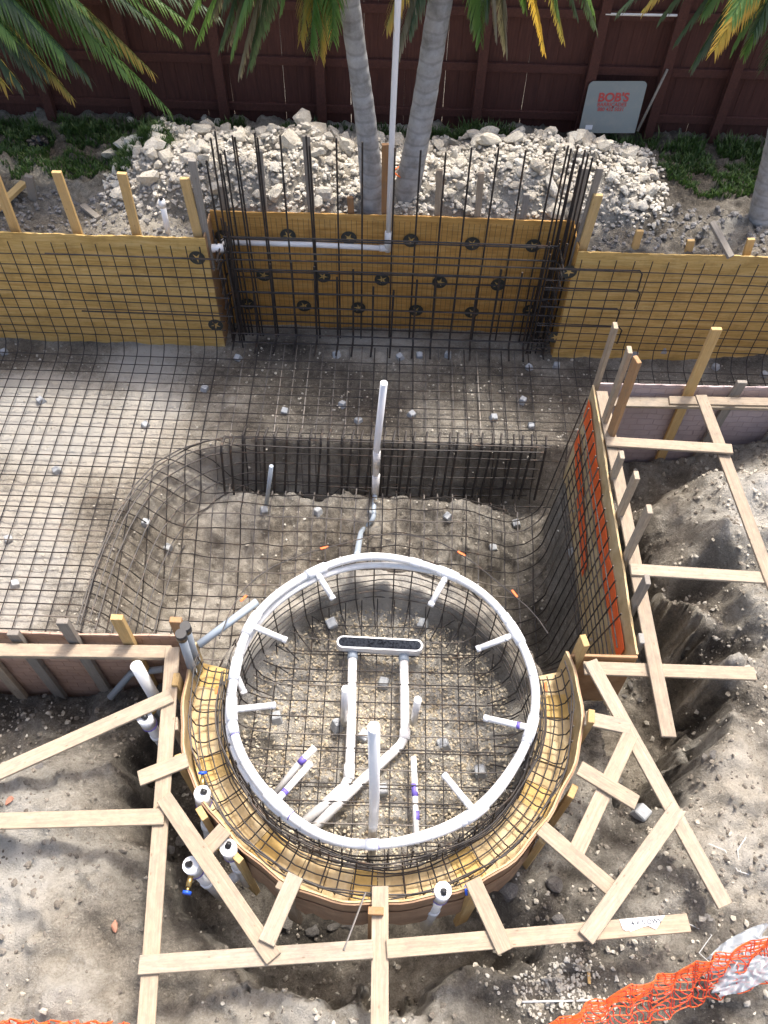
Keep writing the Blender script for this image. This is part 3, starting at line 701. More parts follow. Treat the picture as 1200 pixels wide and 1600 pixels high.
for tp, sag, ll, mt, dr in [(FR(30, 130, 7.6), .4, .5, 'leaf_dark', .9), (FR(110, 150, 7.9), .5, .42, 'leaf_yellow', .8), (FR(100, 105, 7.8), .5, .5, 'leaf', .8), (FR(95, 80, 7.5), .6, .5, 'leaf', .8), (FR(215, 95, 8.0), .7, .48, 'leaf', .8), (FR(180, 70, 7.9), .6, .5, 'leaf', .8), (FR(262, 170, 8.1), .7, .46, 'leaf', .7), (FR(235, 110, 8.0), .7, .46, 'leaf_yellow', .7), (FR(300, 40, 8.3), .6, .4, 'leaf', .7),
                            (FR(150, 45, 7.7), .7, .5, 'leaf_dark', .7), (FR(60, 50, 7.5), .6, .5, 'leaf_dark', .7), (FR(20, 60, 7.4), .5, .5, 'leaf', .8), (FR(5, 130, 7.9), .3, .5, 'leaf_yellow', .9), (FR(70, 110, 7.7), .5, .5, 'leaf_dark', .9), (FR(230, 30, 7.9), .6, .45, 'leaf_dark', .6), (FR(130, 10, 7.6), .6, .45, 'leaf', .6), (FR(340, 25, 8.2), .6, .42, 'leaf_dark', .6)]:
    frond(root, tL, tp, sag, ll*1.15, mt, dr)
    if random.random() < .4: frond(root, tL+Vector((.1, -.1, .05)), tp+Vector((random.uniform(-.1, .35), random.uniform(-.3, .2), random.uniform(-.05, .25))), sag*1.1, ll*1.1, random.choice((mt, 'leaf', 'leaf_dark')), dr)
# orange tape round the right palm
p = P(632, 312, -.02); c0 = PY(637, 276, p.y-.02)
tag(tube('orange_tape', [c0+Vector((.132*math.cos(a), .132*math.sin(a)+.08, .015*math.sin(2*a))) for a in np.linspace(0, 6.28, 25)[:-1]], .008, M['orange_tie'], n=5, closed=True), 'orange tape tied round the foot of the right palm trunk', 'tape')

# ------------------------------------------------------------------ forms of the back walls
def wavy_panel(name, p0, p1, z0, z1, mat, parent, thick=.014, nx_=60, nz_=10, amp=.006, ntop=.006, normal=(0, -1, 0), seed=5):
    p0, p1, nn = Vector(p0), Vector(p1), Vector(normal)
    V = []
    for s_ in (0, 1):
        for j in range(nz_+1):
            for i in range(nx_+1):
                u, v = i/nx_, j/nz_; p = p0.lerp(p1, u)
                wob = float(fbm(np.array([u*(p1-p0).length]), np.array([v*1.4*4]), 1.6, 2, seed)[0])*amp*2
                z = z0+(z1-z0)*v
                if j == nz_: z += random.uniform(-ntop, ntop)
                q = p+nn*(wob+(thick if s_ else 0)*-1); V.append((q.x, q.y, z))
    W = nx_+1; S = W*(nz_+1); Fc = []
    for j in range(nz_):
        for i in range(nx_):
            a = j*W+i; Fc.append((a, a+1, a+W+1, a+W)); Fc.append((S+a, S+a+W, S+a+W+1, S+a+1))
    for i in range(nx_):
        a = nz_*W+i; Fc.append((a, a+1, S+a+1, S+a)); Fc.append((i+1, i, S+i, S+i+1))
    for j in range(nz_):
        a = j*W; Fc.append((a+W, S+a+W, S+a, a)); a = j*W+nx_; Fc.append((a, S+a, S+a+W, a+W))
    return link(name, mesh(name, V, Fc), mat, parent)
def mark(parent, px, py, y, r=.078):
    c = PY(px, py, y-.011)
    ang = random.uniform(0, 6.28); n_ = 26
    disc = link('printed_mark', mesh('printed_mark', [c]+[c+Vector((r*math.cos(2*math.pi*k/n_), 0, r*math.sin(2*math.pi*k/n_))) for k in range(n_)], [(0, 1+(k+1) % n_, 1+k) for k in range(n_)]), M['mark'], parent)
    V = [c+Vector((0, -.002, 0))]; 
    for k in range(10):
        rr = r*(.72 if k % 2 == 0 else .22); a = ang+math.pi*k/5; V.append(c+Vector((rr*math.cos(a), -.002, rr*math.sin(a))))
    link('star', mesh('star', V, [(0, 1+(k+1) % 10, 1+k) for k in range(10)]), M['ply_yellow'], disc)
def stake(parent, top_px, bot_px, y, mat, width=.065, thick=.035, zb=-.45, edge=False):
    """upright stake whose head and emergence are read at plane Y=y"""
    a, b2 = PY(*top_px, y), PY(*bot_px, y); d = (b2-a); k = (zb-a.z)/d.z; e = a+d*k
    return plank('stake', e, a, width, thick, M[mat], parent, up=(1, 0, 0) if edge else (0, -1, 0))
FL = thing('wall_form', 'yellow sheet form of the back pool wall left of the raised section', 'wall form', (-3.1, 6.62, -1.4))
wavy_panel('sheet', (-5.2, 6.60, 0), (-1.77, 6.60, 0), -1.46, -.01, M['ply_yellow'], FL, nx_=90, amp=.014)
for t_, b2 in [((-10, 270), (22, 353)), ((88, 268), (120, 358)), ((190, 270), (213, 362)), ((288, 278), (310, 368))]: stake(FL, t_, b2, 6.68, 'yellow_pine', .085, .04)
stake(FL, (300, 250), (322, 372), 6.70, 'old_wood', .07, .04)
for a in ((308, 403), (337, 508)): mark(FL, *a, 6.60)
FC = thing('raised_wall_form', 'orange sheet form of the raised centre wall stamped with dark star discs', 'wall form', (0, 6.97, -1.4))
wavy_panel('sheet', (-1.77, 6.97, 0), (1.76, 6.97, 0), -1.45, .03, M['ply_orange'], FC, nx_=60, amp=.010, seed=8)
wavy_panel('side_sheet', (-1.768, 6.615, 0), (-1.768, 6.965, 0), -1.45, .0, M['ply_brown'], FC, nx_=6, normal=(1, 0, 0), amp=.002)
wavy_panel('side_sheet', (1.755, 6.965, 0), (1.755, 6.615, 0), -1.45, .0, M['ply_orange'], FC, nx_=6, normal=(-1, 0, 0), amp=.002)
for a in [(348,370),(450,368),(545,372),(642,376),(738,381),(833,384),(412,430),(505,432),(597,437),(687,441),(778,445),(387,475),(475,478),(560,481),(650,485),(737,488),(828,485)]: mark(FC, *a, 6.97)
for t_, b2, mt, wd in [((405,235),(413,333),'old_wood',.06),((478,212),(487,335),'old_wood',.07),((547,308),(549,338),'orange_wood',.06),((603,225),(602,340),'orange_wood',.075),((687,265),(683,342),'pine',.06),((752,270),(745,345),'pine',.06),((823,303),(815,350),'old_wood',.06),((345,290),(352,335),'old_wood',.07)]:
    stake(FC, t_, b2, 7.03, mt, wd, .035)
plank('diagonal_brace', PY(835, 352, 7.06), PY(880, 295, 7.35), .07, .035, M['yellow_pine'], FC, up=(0, -1, .4))
plank('back_post', PY(893, 350, 7.03), PY(915, 262, 7.03), .09, .04, M['old_wood'], FC, up=(0, -1, 0))
FRt = thing('wall_form', 'yellow sheet form of the back pool wall right of the raised section', 'wall form', (3.0, 6.6, -1.4))
wavy_panel('sheet', (1.765, 6.59, 0), (5.2, 6.62, 0), -1.46, -.03, M['ply_yellow'], FRt, nx_=90, amp=.014, seed=15)
stake(FRt, (935, 304), (908, 395), 6.68, 'yellow_pine', .085, .04); stake(FRt, (938, 262), (900, 392), 6.72, 'old_wood', .06, .04)
for t_, b2, mt in [((1000,360),(990,393),'yellow_pine'),((1080,375),(1074,399),'yellow_pine'),((1174,373),(1165,401),'yellow_pine')]: stake(FRt, t_, b2, 6.70, mt, .07, .035)
mark(FRt, 868, 527, 6.60); mark(FRt, 889, 425, 6.6)
tag(plank('leaning_stake', P(1142, 402, -.03), P(1112, 347, .12), .07, .035, M['old_wood']), 'weathered grey stake leaning on the right yellow form', 'stake')
p = on_ground(50, 312); tag(plank('ground_stake', (p.x, p.y, p.z-.1), PY(45, 275, p.y), .08, .04, M['old_wood'], up=(0, -1, 0)), 'short weathered stake standing in the ground behind the left yellow form', 'stake')
a, b2 = on_ground(-10, 350), on_ground(45, 305); tag(plank('slanted_brace', a+Vector((0, 0, .1)), b2+Vector((0, 0, .14)), .08, .04, M['yellow_pine']), 'slanted brown brace board nailed to the short stake at far left', 'board')
a, b2 = on_ground(130, 325), on_ground(155, 345); tag(plank('timber_offcut', a+Vector((0, 0, .03)), b2+Vector((0, 0, .03)), .06, .03, M['old_wood']), 'short wood offcut lying in the rubble behind the left form', 'offcut')

# ------------------------------------------------------------------ near forms
FN = thing('papered_form', 'pink papered form of the near pool wall left of the spa', 'wall form', (-2.2, 2.43, -1.2))
wavy_panel('papered_panel', (-4.4, 2.445, 0), (-1.30, 2.445, 0), -1.35, 0, M['pink'], FN, nx_=60, amp=.010, seed=25)
plank('top_rail', P(-60, 1014, .0)+Vector((0, -.0, -.02)), P(266, 1018, .0)+Vector((0, 0, -.02)), .09, .04, M['pine'], FN)
for t_, b2, mt in [((-40,1000),(36,1105),'pine'),((20,988),(100,1085),'old_wood'),((97,970),(165,1075),'old_wood'),((182,964),(205,1003),'yellow_pine'),((274,968),(280,1000),'orange_wood')]:
    a = PY(*t_, 2.41); bb = Vector((a.x, 2.41, -1.15)); plank('stake', bb, a, .075, .04, M[mt], FN, up=(0, -1, 0))
FV = thing('papered_form', 'lilac papered form across the right trench with stakes', 'wall form', (2.6, 4.85, -1.3))
wavy_panel('papered_panel', (1.74, 4.86, 0), (4.3, 4.88, 0), -1.4, -.005, M['lilac'], FV, nx_=50, amp=.010, seed=35)
plank('rail', PY(943, 628, 4.79), PY(1260, 634, 4.79), .085, .04, M['pine'], FV, up=(0, -.35, 1))
plank('rail', PY(1045, 626, 4.74), PY(1260, 630, 4.74), .07, .035, M['pine'], FV, up=(0, -.35, 1))
for t_, b2, mt in [((1120,513),(1020,742),'yellow_pine'),((1160,596),(1066,750),'old_wood'),((1268,600),(1155,740),'old_wood')]:
    a, b3 = PY(*t_, 4.825), PY(*b2, 4.825); plank('stake', b3+Vector((0, 0, -.1)), a, .08, .035, M[mt], FV, up=(0, -1, 0))
FW = thing('plywood_form', 'plywood side form of the deep end with orange strips', 'wall form', (1.69, 3.6, -1.1))
wavy_panel('plywood_sheet', (1.685, 4.84, 0), (1.685, 2.42, 0), -1.25, .0, M['ply_shelf'], FW, nx_=40, normal=(-1, 0, 0), amp=.006, seed=45)
def strip(name, pts, wdt, mat, parent, n_off=(-.012, 0, 0)):
    V, Fc = [], []; o_ = Vector(n_off)
    for i, p in enumerate(pts):
        p = Vector(p); ww = wdt*random.uniform(.75, 1.15); V += [p+o_+Vector((0, 0, ww/2)), p+o_-Vector((0, 0, ww/2))]
        V += [p+o_*1.3+Vector((0, 0, ww/2)), p+o_*1.3-Vector((0, 0, ww/2))]
    for i in range(len(pts)-1): k = 4*i; Fc += [(k, k+1, k+5, k+4), (k+2, k+6, k+7, k+3), (k, k+4, k+6, k+2), (k+1, k+3, k+7, k+5)]
    return link(name, mesh(name, V, Fc), mat, parent)
strip('orange_strip', [(1.685, y, -.22-.10*math.sin((4.75-y)*1.1)) for y in np.linspace(4.78, 2.55, 24)], .24, M['orange'], FW)
strip('orange_strip', [(1.685, y, -.62-.25*(4.75-y)) for y in np.linspace(4.80, 3.6, 14)], .22, M['orange'], FW)
plank('end_sheet', (1.27, 2.40, -.35), (1.70, 2.40, -.35), .72, .02, M['ply_brown'], FW, up=(0, -1, 0))
for t_, z0 in [((962,508),-.9),((984,546),-.9),((972,710),-.9),((995,742),-1.0),((1015,795),-1.0),((1012,905),-1.0),((1003,997),-1.0)]:
    # upright stakes just outside the sheet
    d = ray(*t_); s_ = 1.73/d.x; a = O+d*s_; plank('stake', (1.73, a.y, z0), a, .075, .035, M['pine' if t_[1] < 900 else 'old_wood'], FW, up=(1, 0, 0))
d = ray(1000, 545); a = O+d*(1.76/d.x); plank('stake', (1.76, a.y-.06, -.8), a-Vector((0, .02, .08)), .08, .035, M['orange_wood'], FW, up=(1, .3, 0))

# ------------------------------------------------------------------ spa form
RF = 1.25
def pol(r, deg, z): return Vector((SC[0]+r*math.cos(rad(deg)), SC[1]+r*math.sin(rad(deg)), z))
SF = thing('spa_form', 'curved yellow plywood form with ledge round the front of the spa', 'spa form', (SC[0], SC[1]-RF, -.6))
A0, A1 = 167, 374
def curved(name, r0_, r1_, z0, z1, mat, a0=A0, a1=A1, n_=72, rag=0.0, parent=SF, flare=0.0):
    V, Fc = [], []
    for i in range(n_+1):
        a = a0+(a1-a0)*i/n_; wob = .010*math.sin(a*.13)+.006*math.sin(a*.41+1); zz = z0-rag*random.random()
        V += [pol(r0_+wob, a, z1+.006*math.sin(a*.3)), pol(r0_+wob+flare, a, zz), pol(r1_+wob, a, z1+.006*math.sin(a*.3)), pol(r1_+wob+flare, a, zz)]
    for i in range(n_):
        k = 4*i; Fc += [(k, k+4, k+5, k+1), (k+2, k+3, k+7, k+6), (k, k+2, k+6, k+4), (k+1, k+5, k+7, k+3)]
    Fc += [(0, 1, 3, 2), (4*n_, 4*n_+2, 4*n_+3, 4*n_+1)]
    return link(name, mesh(name, V, Fc), mat, parent)
curved('bent_plywood', RF, RF+.010, -.42, .0, M['ply_shelf'])
curved('outer_skin', RF+.012, RF+.022, -.36, -.008, M['kraft'])
curved('paper_skirt', RF+.026, RF+.029, -.40, -.20, M['kraft'], 215, 318, 40, .16, flare=.02)
nseg = 26
for i in range(nseg):
    a0, a1 = A0+1+(A1-A0-2)*i/nseg, A0+1+(A1-A0-2)*(i+1)/nseg-.25; z = -.27+random.uniform(-.012, .012); V, Fc = [], []
    for j in range(4):
        a = a0+(a1-a0)*j/3
        for r_, zz in ((1.03, z), (RF-.004, z+.01), (1.03, z-.016), (RF-.004, z-.006)): V.append(pol(r_, a, zz))
    for j in range(3):
        k = 4*j; Fc += [(k, k+1, k+5, k+4), (k+2, k+6, k+7, k+3), (k, k+4, k+6, k+2), (k+1, k+3, k+7, k+5)]
    Fc += [(0, 2, 3, 1), (12, 13, 15, 14)]
    link('ledge_board', mesh('ledge_board', V, Fc), M['ply_shelf' if i % 4 else 'ply_yellow'], SF)
for ang, mt, hz in [(203, 'yellow_pine', .03), (218, 'yellow_pine', .0), (232, 'yellow_pine', -.03), (247, 'pine', .06), (270, 'orange_wood', .06), (295, 'yellow_pine', .05), (318, 'yellow_pine', -.02), (332, 'yellow_pine', .0), (352, 'yellow_pine', .10), (180, 'yellow_pine', .05), (192, 'pine', .0), (372, 'yellow_pine', .22)]:
    p0, p1 = pol(RF+.055, ang, -.95), pol(RF+.055, ang, hz); nrm = pol(1, ang, 0)-pol(0, ang, 0)
    plank('stake', p0, p1, .085, .04, M[mt], SF, up=nrm)

# ------------------------------------------------------------------ brace boards
BW = .092
def board(a, b2, z, label, mat='pine', za=None, zb=None, width=BW, thick=.022):
    p, q = P(*a, z if za is None else za), P(*b2, z if zb is None else zb)
    return tag(plank('brace_board', p, q, width, thick, M[mat]), label, 'board')
board((270,1012),(227,1625),.012,'long brace board running from the pink form down to the lower left edge')
board((-30,1220),(268,1087),.036,'long diagonal brace board at left crossing under the white standpipes')
board((-30,1284),(257,1276),.036,'level brace board reaching in from the left edge below the diagonal one')
board((217,1217),(293,1187),.036,'short board nailed across the long left brace beside the spa form')
board((256,1246),(428,1498),.060,'diagonal board from the long left brace over two standpipes to the bottom board')
board((352,1295),(315,1335),.036,'short block nailed between the spa form and the left diagonal board')
board((217,1508),(583,1483),.036,'long level board along the bottom left of the spa')
board((594,1385),(593,1625),.012,'board below the middle of the spa running toward the viewer out of the picture')
board((604,1483),(1076,1442),.036,'long level board along the bottom right with paper on its end')
board((462,1368),(416,1474),.060,'short slanted brace left of the middle below the spa form',zb=.086)
board((738,1375),(790,1487),.060,'short slanted brace right of the middle below the spa form')
board((1060,1262),(915,1466),.060,'slanted board from the long right diagonal down to the bottom right board',zb=.066)
board((922,1033),(1133,1416),.012,'long diagonal board right of the spa ending on the pale soil',zb=-.06)
board((914,1122),(985,1137),.036,'short board from the right spa form to the long diagonal')
board((985,1148),(897,1338),.036,'slanted board leaning from the long right diagonal toward the spa form')
board((905,1200),(995,1255),.062,'short board crossing the slanted board right of the spa')
board((845,1293),(966,1398),.036,'short board from the lower right spa form to the slanted board above the bottom one')
board((912,1044),(1180,1053),-.012,'level board from the spa form across the right pit to its edge',zb=-.05)
board((985,890),(1240,906),.036,'level board across the right pit in the middle of the side form',zb=-.02)
board((1095,618),(1215,935),.060,'long slanted board from the lilac form rail to the right picture edge',zb=.0)
board((947,690),(1144,702),.084,'level board near the lilac form crossing the slanted one',za=.045)
board((940,612),(1045,1152),.012,'long board along the top of the plywood side form overhanging the pit')

# ------------------------------------------------------------------ rebar
RB = .0052
def bars_thing(name, label, loc): return thing(name, label, 'rebar', loc)
def rebar(parent, pts, r=RB, mat='rebar', n=5, jit=.004):
    pts = simplify(pts)
    pts = [p+Vector((random.uniform(-jit, jit), random.uniform(-jit, jit), random.uniform(-jit, jit))) for p in pts]
    return tube('rebar', pts, r, M[mat], parent, n)
def floor_line(xs_, ys_, off=.05):
    zs_ = G(np.array(xs_), np.array(ys_)); return [Vector((a, b3, c+off+.055*min(1, max(0, (-1.45-c)/.2)))) for a, b3, c in zip(xs_, zs_*0+ys_, zs_)]
def in_spa(x, y): return math.hypot(x-SC[0], y-SC[1]) < 1.2
mat1 = bars_thing('pool_rebar_mat', 'rusty rebar grid lining the pool floor and the side walls', (-2.5, 5, -1.4))
# bars running away from the camera
x = -4.5
while x < 1.62:
    y0 = 2.52
    yb = 6.52 if x < -1.72 else 6.86
    ys_ = np.arange(y0, yb-.22, .06); ys_ = np.array([y for y in ys_ if not in_spa(x, y)])
    if len(ys_):
        if abs(x-SC[0]) < 1.2: ys_ = ys_[ys_ > SC[1]]
        pts = floor_line(np.full(len(ys_), x), ys_)
        if x < -1.72:
            zf = pts[-1].z
            for k in range(1, 6):
                a = math.pi/2*k/5; pts.append(Vector((x, yb-.22+.20*math.sin(a), zf+.20*(1-math.cos(a)))))
            pts.append(Vector((x, yb+.02, -.06)))
        rebar(mat1, pts, RB if x < -1.9 else .0066, mat='rebar' if (x < -1.9 or random.random() < .55) else 'rebar_bright')
    x += .14*random.uniform(.93, 1.07)
x = 1.80
while x < 4.2:
    ys_ = np.arange(4.95, 6.34, .08); pts = floor_line(np.full(len(ys_), x), ys_); zf = pts[-1].z
    for k in range(1, 6):
        a = math.pi/2*k/5; pts.append(Vector((x, 6.34+.18*math.sin(a), zf+.18*(1-math.cos(a)))))
    pts.append(Vector((x, 6.53, -.07))); rebar(mat1, pts); x += .165*random.uniform(.95, 1.05)
# bars running across
y = 2.62
while y < 6.45:
    xr = 1.30 if y < 4.9 else 4.1
    xs_ = np.arange(-4.5, xr, .07); seg = []
    def flush(seg, wall):
        if len(seg) < 3: return
        pts = floor_line(np.array(seg), np.full(len(seg), y), .062)
        if wall:
            zf = pts[-1].z; xl = pts[-1].x
            for k in range(1, 7):
                a = math.pi/2*k/6; pts.append(Vector((xl+.30*math.sin(a), y, zf+.42*(1-math.cos(a)))))
            pts.append(Vector((1.64, y, -.05)))
        rebar(mat1, pts, RB if y > 5 else .0062, mat='rebar' if y > 5 or random.random() < .6 else 'rebar_bright')
    for xx in xs_:
        if in_spa(xx, y): flush(seg, False); seg = []
        else: seg.append(xx)
    flush(seg, y < 4.85)
    y += .125*random.uniform(.93, 1.07)
for z in np.arange(-1.18, -.08, .112):
    zz = z+random.uniform(-.01, .01)
    rebar(mat1, [(x, 6.505, zz+.012*math.sin(x*1.3+z*9)) for x in np.arange(-4.5, -1.55, .35)])
    rebar(mat1, [(x, 6.505, zz-.01+.012*math.sin(x*1.3+z*7)) for x in np.arange(1.5, 4.2, .35)])
    rebar(mat1, [(1.62, y, zz) for y in np.arange(2.55, 4.85, .4)])
for z in (-.15, -.38, -.62, -.86):     # lap bars and hooks
    rebar(mat1, [(-2.9+random.uniform(-.4, .3), 6.49, z), (-1.6, 6.49, z-.01)], .008)
    x1 = 2.3+random.uniform(-.1, .3); rebar(mat1, [(1.5, 6.49, z), (x1, 6.49, z), (x1+.03, 6.48, z-.03), (x1+.03, 6.48, z-.22)], .008)
# step cage round the deep end
cage = bars_thing('step_rebar_cage', 'dense rebar cage standing along the step down into the deep end', (0, 5.2, -1.9))
edge = [(1.60, 5.24), (.8, 5.24), (0, 5.24), (-.8, 5.24), (-1.45, 5.24)]+[(a+.05, b3-.02) for a, b3 in E_PTS[:-1]]
ep = smooth_path([(a, b3, 0) for a, b3 in edge], 6)
for z, off in ((-1.30, 0), (-1.32, .05), (-1.44, -.06), (-1.57, -.09), (-1.70, -.12), (-1.83, -.16), (-1.93, -.19), (-1.30, -.09)):
    fade = lambda p: 1.0
    pts = []
    for p in ep:
        cen = Vector((-.3, 3.4, 0)); dn_ = (cen-p).normalized(); kk = min(1, max(0, (-p.x-1.35)/.7)); q = p-dn_*(off*(1-kk)+kk*min(off if z > -1.4 else 0, (z+1.30)*.72))
        pts.append(Vector((q.x, q.y, max(z, -1.34-.0) if False else z)))
    rebar(cage, pts, .0072, jit=.008)
for i in range(31):
    x = 1.55-i*.105+random.uniform(-.02, .02); y = 5.23 if x > -1.5 else 5.10
    rebar(cage, [(x+.015, y+.16, -1.30), (x, y+.03, -1.29), (x, y, -1.33), (x-random.uniform(.01, .06), y-.17, -1.93)], .0125)
for i in range(0):
    j = len(ep)*(.52+.46*i/16); p = ep[int(j)]; d = (Vector((-1.0, 3.9, 0))-p).normalized()
    rebar(cage, [p-d*.03+Vector((0, 0, -1.33)), p+Vector((0, 0, -1.33)), p+d*.14+Vector((0, 0, -1.50)), p+d*.42+Vector((0, 0, -1.90))], .0055)
# raised wall cage
rw = bars_thing('raised_wall_rebar_cage', 'tall rebar cage of the raised centre wall rising above its orange form', (0, 6.8, -1.4))
for tx, ty in [(335,205),(330,215),(322,250),(350,235),(362,212),(367,214),(345,240),(398,207),(403,215),(438,212),(478,212),(484,228),(525,215),(566,222),(617,230),(658,235),(697,238),(738,232),(779,232),(822,235),(868,240),(887,228),(893,232),(903,228),(897,250),(914,234),(920,238),(926,246),(906,258)]:
    a = PY(tx, ty, 6.83); lean = random.uniform(-.02, .02)
    rebar(rw, [(a.x+lean, 6.80, -1.42), (a.x+lean*.5, 6.80, -.5), (a.x, 6.83, a.z)], .0095, jit=.006)
for cx_ in (-1.62, 1.58):
    for k in range(9): 
        xx, yy = cx_+random.uniform(-.09, .09), random.uniform(6.6, 6.85); rebar(rw, [(xx, yy, -1.42), (xx+random.uniform(-.02, .02), yy, random.uniform(-.25, .1))], .008, jit=.006)
for z in np.arange(-1.30, -.02, .095):
    zz = z+random.uniform(-.015, .015); yy = 6.82-random.choice((0, .1)); sg = random.random() < .5
    pts = [(-1.66, 6.45, zz), (-1.66, yy-.05, zz), (-1.62, yy, zz), (0, yy, zz+random.uniform(-.01, .01)), (1.60, yy, zz), (1.64, yy-.05, zz), (1.64, 6.45, zz)]
    rebar(rw, pts if sg else pts[2:5], .0085, jit=.005)
for x in np.arange(-1.4, 1.5, .205): 
    xx = x+random.uniform(-.03, .03); rebar(rw, [(xx-.01, 6.45, -1.34), (xx, 6.66, -1.33), (xx, 6.70, -1.29), (xx+.01, 6.74, random.uniform(-.72, -.35))], .0115)
for z in (-1.34, -1.22):
    rebar(rw, [(x, 6.62, z) for x in (-1.7, 0, 1.7)], .009)
# thin welded mesh in front of the orange sheet
for x in np.arange(-1.7, 1.72, .052): rebar(rw, [(x, 6.93, -1.4), (x, 6.93, .0)], .0016, n=4, jit=.002)
# spa cage
sc_ = bars_thing('spa_rebar_cage', 'round rebar basket of the spa with grid floor and hooped wall', (SC[0], SC[1], -.8))
def chord(v, r_): return math.sqrt(max(0, r_*r_-v*v))
for v in np.arange(-.9, .91, .122):
    h = chord(v, .97)
    if h < .2: continue
    up_ = lambda e: -.62 if e else -.74
    rebar(sc_, [(SC[0]+v, SC[1]-h, -.60), (SC[0]+v, SC[1]-h+.08, -.70), (SC[0]+v, SC[1]-h+.2, -.735), (SC[0]+v, SC[1]+h-.2, -.735), (SC[0]+v, SC[1]+h-.07, -.70), (SC[0]+v, SC[1]+h, -.58)], .0047)
    rebar(sc_, [(SC[0]-h, SC[1]+v, -.59), (SC[0]-h+.08, SC[1]+v, -.69), (SC[0]-h+.2, SC[1]+v, -.722), (SC[0]+h-.2, SC[1]+v, -.722), (SC[0]+h-.07, SC[1]+v, -.69), (SC[0]+h, SC[1]+v, -.57)], .0047, mat='rebar' if random.random() < .7 else 'rebar_bright')
    if random.random() < .35: rebar(sc_, [(SC[0]-h*.8, SC[1]+v+.02, -.71), (SC[0]+h*.9, SC[1]+v+.02, -.71)], .0047)
for k in range(46):
    a = 360/46*k+random.uniform(-1.2, 1.2)
    rebar(sc_, [pol(.80, a, -.73), pol(.95, a, -.70), pol(1.0, a, -.62), pol(1.01, a, -.3), pol(1.0, a, random.uniform(.0, .05))], .0052)
for z in np.arange(-.62, .02, .085):
    rebar(sc_, [pol(1.012+.006*math.sin(a*.2+z*8), a, z+.008*math.sin(a*.11+z*20)) for a in np.linspace(0, 357, 80)], .0047, jit=.002)
    if z > -.35: rebar(sc_, [pol(1.045+.01*math.sin(a*.17+z*8), a, z+.02+.008*math.sin(a*.13+z*20)) for a in np.linspace(175, 365, 50)], .0047, jit=.002)
for k, rr2 in enumerate((1.075, 1.13, 1.185)):
    rebar(sc_, [pol(rr2, a, -.215+.01*math.sin(a*.2)) for a in np.linspace(A0+3, A1-3, 60)], .0045, jit=.003)
for z in (-.13, -.03, .0):
    rebar(sc_, [pol(RF-.035+.008*math.sin(a*.23+z*30), a, z) for a in np.linspace(A0+3, A1-3, 60)], .0045, jit=.003)
for k in range(42):
    a = A0+4+(A1-A0-8)*k/41+random.uniform(-.6, .6)
    rebar(sc_, [pol(1.02, a, -.12), pol(1.04, a, -.20), pol(1.16, a, -.225), pol(1.205, a, -.19), pol(1.22, a, -.02)], .0048, jit=.003)
rebar(sc_, [pol(1.13+.03*math.sin(a*.1), a, .05) for a in np.linspace(20, 165, 50)], .0045, 'rebar', jit=.003)
tag(tube('loose_rebar_end', [P(571, 1395, .0), P(537, 1485, .05)], .006, M['rebar_bright'], n=5), 'thin steel rod sticking out from the spa form over the bottom board', 'rod')

# ------------------------------------------------------------------ pipes
ring = thing('spa_pipe_ring', 'white plumbing ring with inward jet stubs lying on the spa rebar basket', 'pipe', (SC[0], SC[1], 0))
RG = .955
def wring(a, k=0): return RG+.010*math.sin(rad(a)*3+1)+.007*math.sin(rad(a)*7+2)
tube('ring_pipe', [pol(wring(a), a, .045+.006*math.sin(rad(a)*5)) for a in np.linspace(0, 360, 121)[:-1]], .028, M['pvc'], ring, 14, True)
tube('air_pipe', [pol(wring(a)+.03*math.sin(rad(a)*2+.6), a, -.018+.012*math.sin(rad(a)*6+1)) for a in np.linspace(0, 360, 121)[:-1]], .023, M['pvc'], ring, 14, True)
JET = [((490,890),(520,935)),((698,902),(673,945)),((800,997),(746,1014)),((816,1138),(758,1122)),((738,1268),(695,1212)),((432,1256),(484,1194)),((368,1112),(428,1102)),((396,983),(446,1000)),((368,1050),(381,1082))]
for a, b2 in JET:
    p = P(*a, .0); ang = math.degrees(math.atan2(p.y-SC[1], p.x-SC[0])); p = pol(RG, ang, .04); q = P(*b2, -.03)
    j = tube('jet_stub', [p, p.lerp(q, .5), q], .021, M['pvc'], ring, 12)
    tube('stub_cap', [p.lerp(q, .93), q+(q-p).normalized()*.008], .0225, M['pvc_clean'], j, 12)
    tube('tee_collar', [pol(wring(ang+dd_), ang+dd_, .045+.006*math.sin(rad(ang+dd_)*5)) for dd_ in (-4.5, -1.5, 1.5, 4.5)], .0355, M['pvc_clean'], ring, 14)
    c1 = p.lerp(q, .22); tube('primer_band', [c1, p.lerp(q, .30)], .0218, M['purple'] if a[0] in (816, 432) else M['pvc_clean'], ring, 12)
for a in (31, 77, 118, 152, 199, 236, 268, 302, 341):
    tube('pipe_joint', [pol(wring(a+q_), a+q_, .045+.006*math.sin(rad(a+q_)*5)) for q_ in (-2.2, 0, 2.2)], .0325, M['pvc_clean'], ring, 14)
    tube('primer_smear', [pol(wring(a+q_), a+q_, .045+.006*math.sin(rad(a+q_)*5)) for q_ in (2.2, 2.5)], .0300, M['purple'] if a in (236, 268, 199) else M['pvc_blue'], ring, 14)
for a in np.arange(4, 360, 15):     # cable ties
    aa = a+random.uniform(-2, 2)
    tube('cable_tie', [pol(wring(aa), aa, .045)+Vector((math.cos(rad(aa))*math.cos(t_)*.036, math.sin(rad(aa))*math.cos(t_)*.036, math.sin(t_)*.034)) for t_ in np.linspace(-.8, 3.6, 9)], .0016, M['tie'] if random.random() < .6 else M['pvc_grey'], ring, 4)
